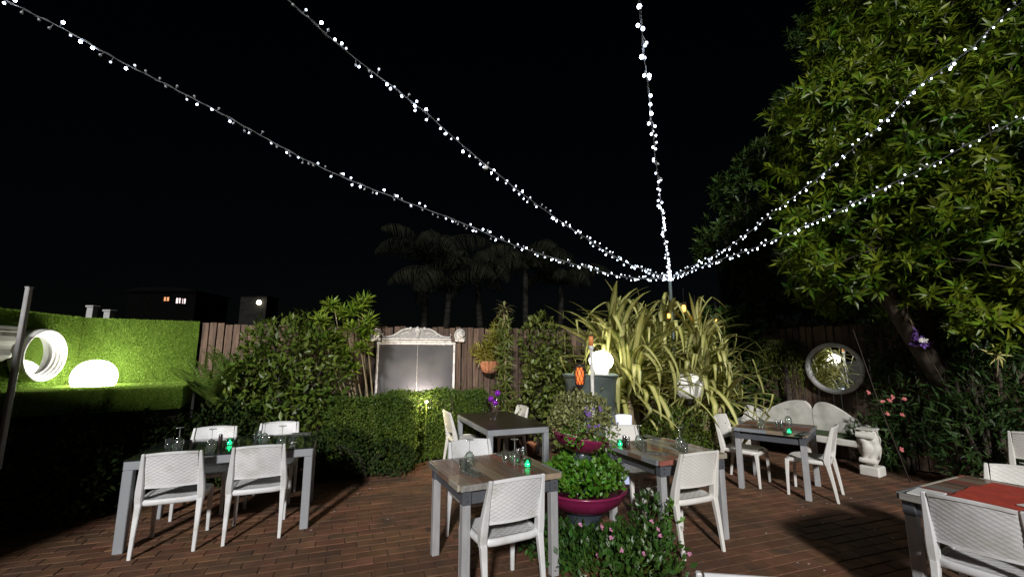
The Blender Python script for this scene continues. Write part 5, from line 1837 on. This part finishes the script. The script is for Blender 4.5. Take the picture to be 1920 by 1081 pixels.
# small floodlights: under the chalkboard and inside the hedge gap
def spot(label, loc, aim, power, size, col, ang=120):
    rt = thing('garden_spotlight', label, 'spotlight', loc)
    d = (Vector(aim) - Vector(loc)).normalized()
    m_ = d.to_track_quat('Z', 'Y').to_matrix()
    b = MB(); b.lathe([(.0001, -.05), (.014, -.048), (.02, -.02), (.022, .0), (.019, .0), (.017, -.012)], 16, mat=m_); b.build('housing', 'cage', rt)
    b = MB(); b.lathe([(.0001, -.014), (.0168, -.0135)], 16, mat=m_); b.build('lens', 'spot_lens', rt)
    b = MB(); b.tube([(0, 0, -.03), (0, .0, -loc[2] - .02)], .004, 6); b.build('stake', 'hedge_leaf', rt)
    l = bpy.data.lights.new('spot', 'POINT' if ang > 170 else 'SPOT')
    l.energy, l.color, l.shadow_soft_size = power, col, size
    if ang <= 170:
        l.spot_size, l.spot_blend = R(ang), .9
    o = bpy.data.objects.new('spot_light', l)
    COL.objects.link(o)
    o.parent = rt
    o.location = d * (.05 if ang > 170 else .012)
    o.rotation_euler = d.to_track_quat('-Z', 'Y').to_euler()
    return rt


q, _ = on_line(FA, FE, 790)
q2 = q + FN * .27
spot('small floodlight washing the chalkboard from behind the hedge', (q2.x, q2.y, .76), (q.x - .02, q.y + .05, 1.6), 105, .08, (1.0, .87, .77), 165)
p = at(798, 752, 6.66)
spot('small garden spotlight glaring in the gap between the hedge blocks', (p.x + .02, 6.62, p.z), (p.x + .06, 5.6, p.z + .5), 16, .03, (1.0, .85, .5), 178)

# ================================================================ FAIRY LIGHTS
def blob(r, mat):
    b = MB(); b.lathe([(.0001, -r * 1.25), (r * .75, -r * .8), (r, 0), (r * .7, r * .75), (.0001, r)], 8)
    o = b.build('bulb', mat); me = o.data; bpy.data.objects.remove(o)
    return me


bl_on = [blob(.0078, 'bulb_lit'), blob(.0072, 'bulb_dim'), blob(.0098, 'bulb_bright'), blob(.0085, 'bulb_lit'), blob(.0065, 'bulb_lit')]
bl_off = blob(.009, 'bulb_off')
PN = at(1257, 522, 7.15)
pole = thing('light_pole', 'slim pole among the strappy leaves where the fairy lights meet', 'pole', (PN.x, PN.y + .03, 0))
b = MB(); b.tube([(0, 0, -.02), (0, 0, PN.z + .3)], .026, 10); b.build('post', 'urn', pole)
b = MB(); b.tube([(0, -.035, PN.z), (0, -.075, PN.z - .005), (0, -.08, PN.z + .03)], .006, 6); b.build('hook', 'steel', pole)


def smooth(pts, n):
    out = []
    P_ = [pts[0]] + pts + [pts[-1]]
    for i in range(1, len(P_) - 2):
        a, b_, c_, d_ = P_[i - 1], P_[i], P_[i + 1], P_[i + 2]
        for k in range(n):
            t = k / n
            out.append(.5 * ((2 * b_) + (c_ - a) * t + (2 * a - 5 * b_ + 4 * c_ - d_) * t * t + (3 * b_ - a - 3 * c_ + d_) * t ** 3))
    out.append(pts[-1])
    return out


def plane_pts(pxs, Yend):
    """a cable hanging in one vertical plane from the pole to a far end seen at the last pixel"""
    P1 = at(*pxs[-1], Yend)
    h = Vector((P1.x - PN.x, P1.y - PN.y))
    nrm = Vector((-h.y, h.x))
    out = [PN.copy()]
    for (u, v) in pxs:
        d = ray(u, v)
        t = (nrm.x * PN.x + nrm.y * PN.y) / (nrm.x * d.x + nrm.y * d.y)
        out.append(Vector((0, 0, EYE)) + d * t)
    return out


strings = [
    ('fairy light string running to the upper left corner, the lowest of those over the paving', plane_pts([(1180, 520), (1110, 504), (980, 465), (860, 415), (720, 363), (600, 313), (500, 260), (410, 210), (310, 158), (220, 112), (120, 55), (25, 8), (-120, -75)], 2.2), .5),
    ('fairy light string crossing the middle of the night sky with a white connector', plane_pts([(1210, 506), (1160, 485), (1030, 400), (900, 300), (790, 205), (650, 97), (540, 0), (400, -125)], 1.9), .2),
    ('fairy light string climbing almost straight up from the pole', None, .1),
    ('upper fairy light string running over the big tree', plane_pts([(1300, 497), (1370, 460), (1480, 375), (1580, 295), (1660, 225), (1730, 155), (1810, 100), (1870, 40), (1915, 5), (2000, -60)], 2.6), .15),
    ('lower fairy light string running across the big tree leaves', plane_pts([(1340, 490), (1400, 470), (1460, 445), (1560, 400), (1640, 360), (1740, 312), (1820, 268), (1920, 218), (2030, 150)], 3.0), .15),
]
E3 = at(1193, -40, 1.5)
s3 = []
for i in range(9):
    t = i / 8
    q = PN.lerp(E3, t)
    q.z -= .35 * 4 * t * (1 - t) * .6
    q.x += .0
    s3.append(q)
for (lb_, pts, off_f) in strings:
    if pts is None:
        pts = s3
    sp = smooth(pts, 12)
    rt = thing('fairy_light_string', lb_, 'fairy lights', PN, 0, 'strings of cool white fairy lights')
    loc = [p - PN for p in sp]
    cbm = MB()
    cbm.tube(loc, .0026, 5)
    loc2 = [p + Vector((.006 * math.sin(i * .9), .006 * math.cos(i * .9), .006 * math.sin(i * 1.3))) for i, p in enumerate(loc)]
    cbm.tube(loc2, .002, 5)
    acc, nxt, cnt = 0.0, .04, 0
    for i in range(1, len(loc)):
        seg = (loc[i] - loc[i - 1]).length
        while acc + seg > nxt:
            t = (nxt - acc) / seg
            p = loc[i - 1].lerp(loc[i], t)
            a = random.uniform(0, 6.28)
            side = Vector((math.cos(a) * .5, math.sin(a) * .3, random.choice((-1, -.8, .9)) * random.uniform(.6, 1.2))).normalized()
            L_ = random.uniform(.022, .042)
            e = p + side * L_
            cbm.tube([p, e], .0022, 4)
            dark = random.random() < off_f * min(1, nxt / 4.0)
            o = link('bulb', bl_off if dark else random.choice(bl_on), rt, e)
            o.rotation_mode = 'QUATERNION'
            o.rotation_quaternion = side.to_track_quat('Z', 'Y')
            nxt += random.uniform(.025, .085)
            cnt += 1
        acc += seg
    cbm.build('cable', 'cable', rt)
    if 'connector' in lb_:
        q = at(905, 316, 4.0)
        nx_ = min(loc, key=lambda p: ((p + PN) - Vector((0, 0, EYE))).normalized().cross(ray(905, 316).normalized()).length)
        b = MB(); b.ball((nx_.x, nx_.y, nx_.z - .03), .021, 12, sc=(1.2, .7, .8)); b.tube([(nx_.x, nx_.y, nx_.z), (nx_.x, nx_.y, nx_.z - .03)], .006, 5)
        b.build('connector', 'white_paint', rt)
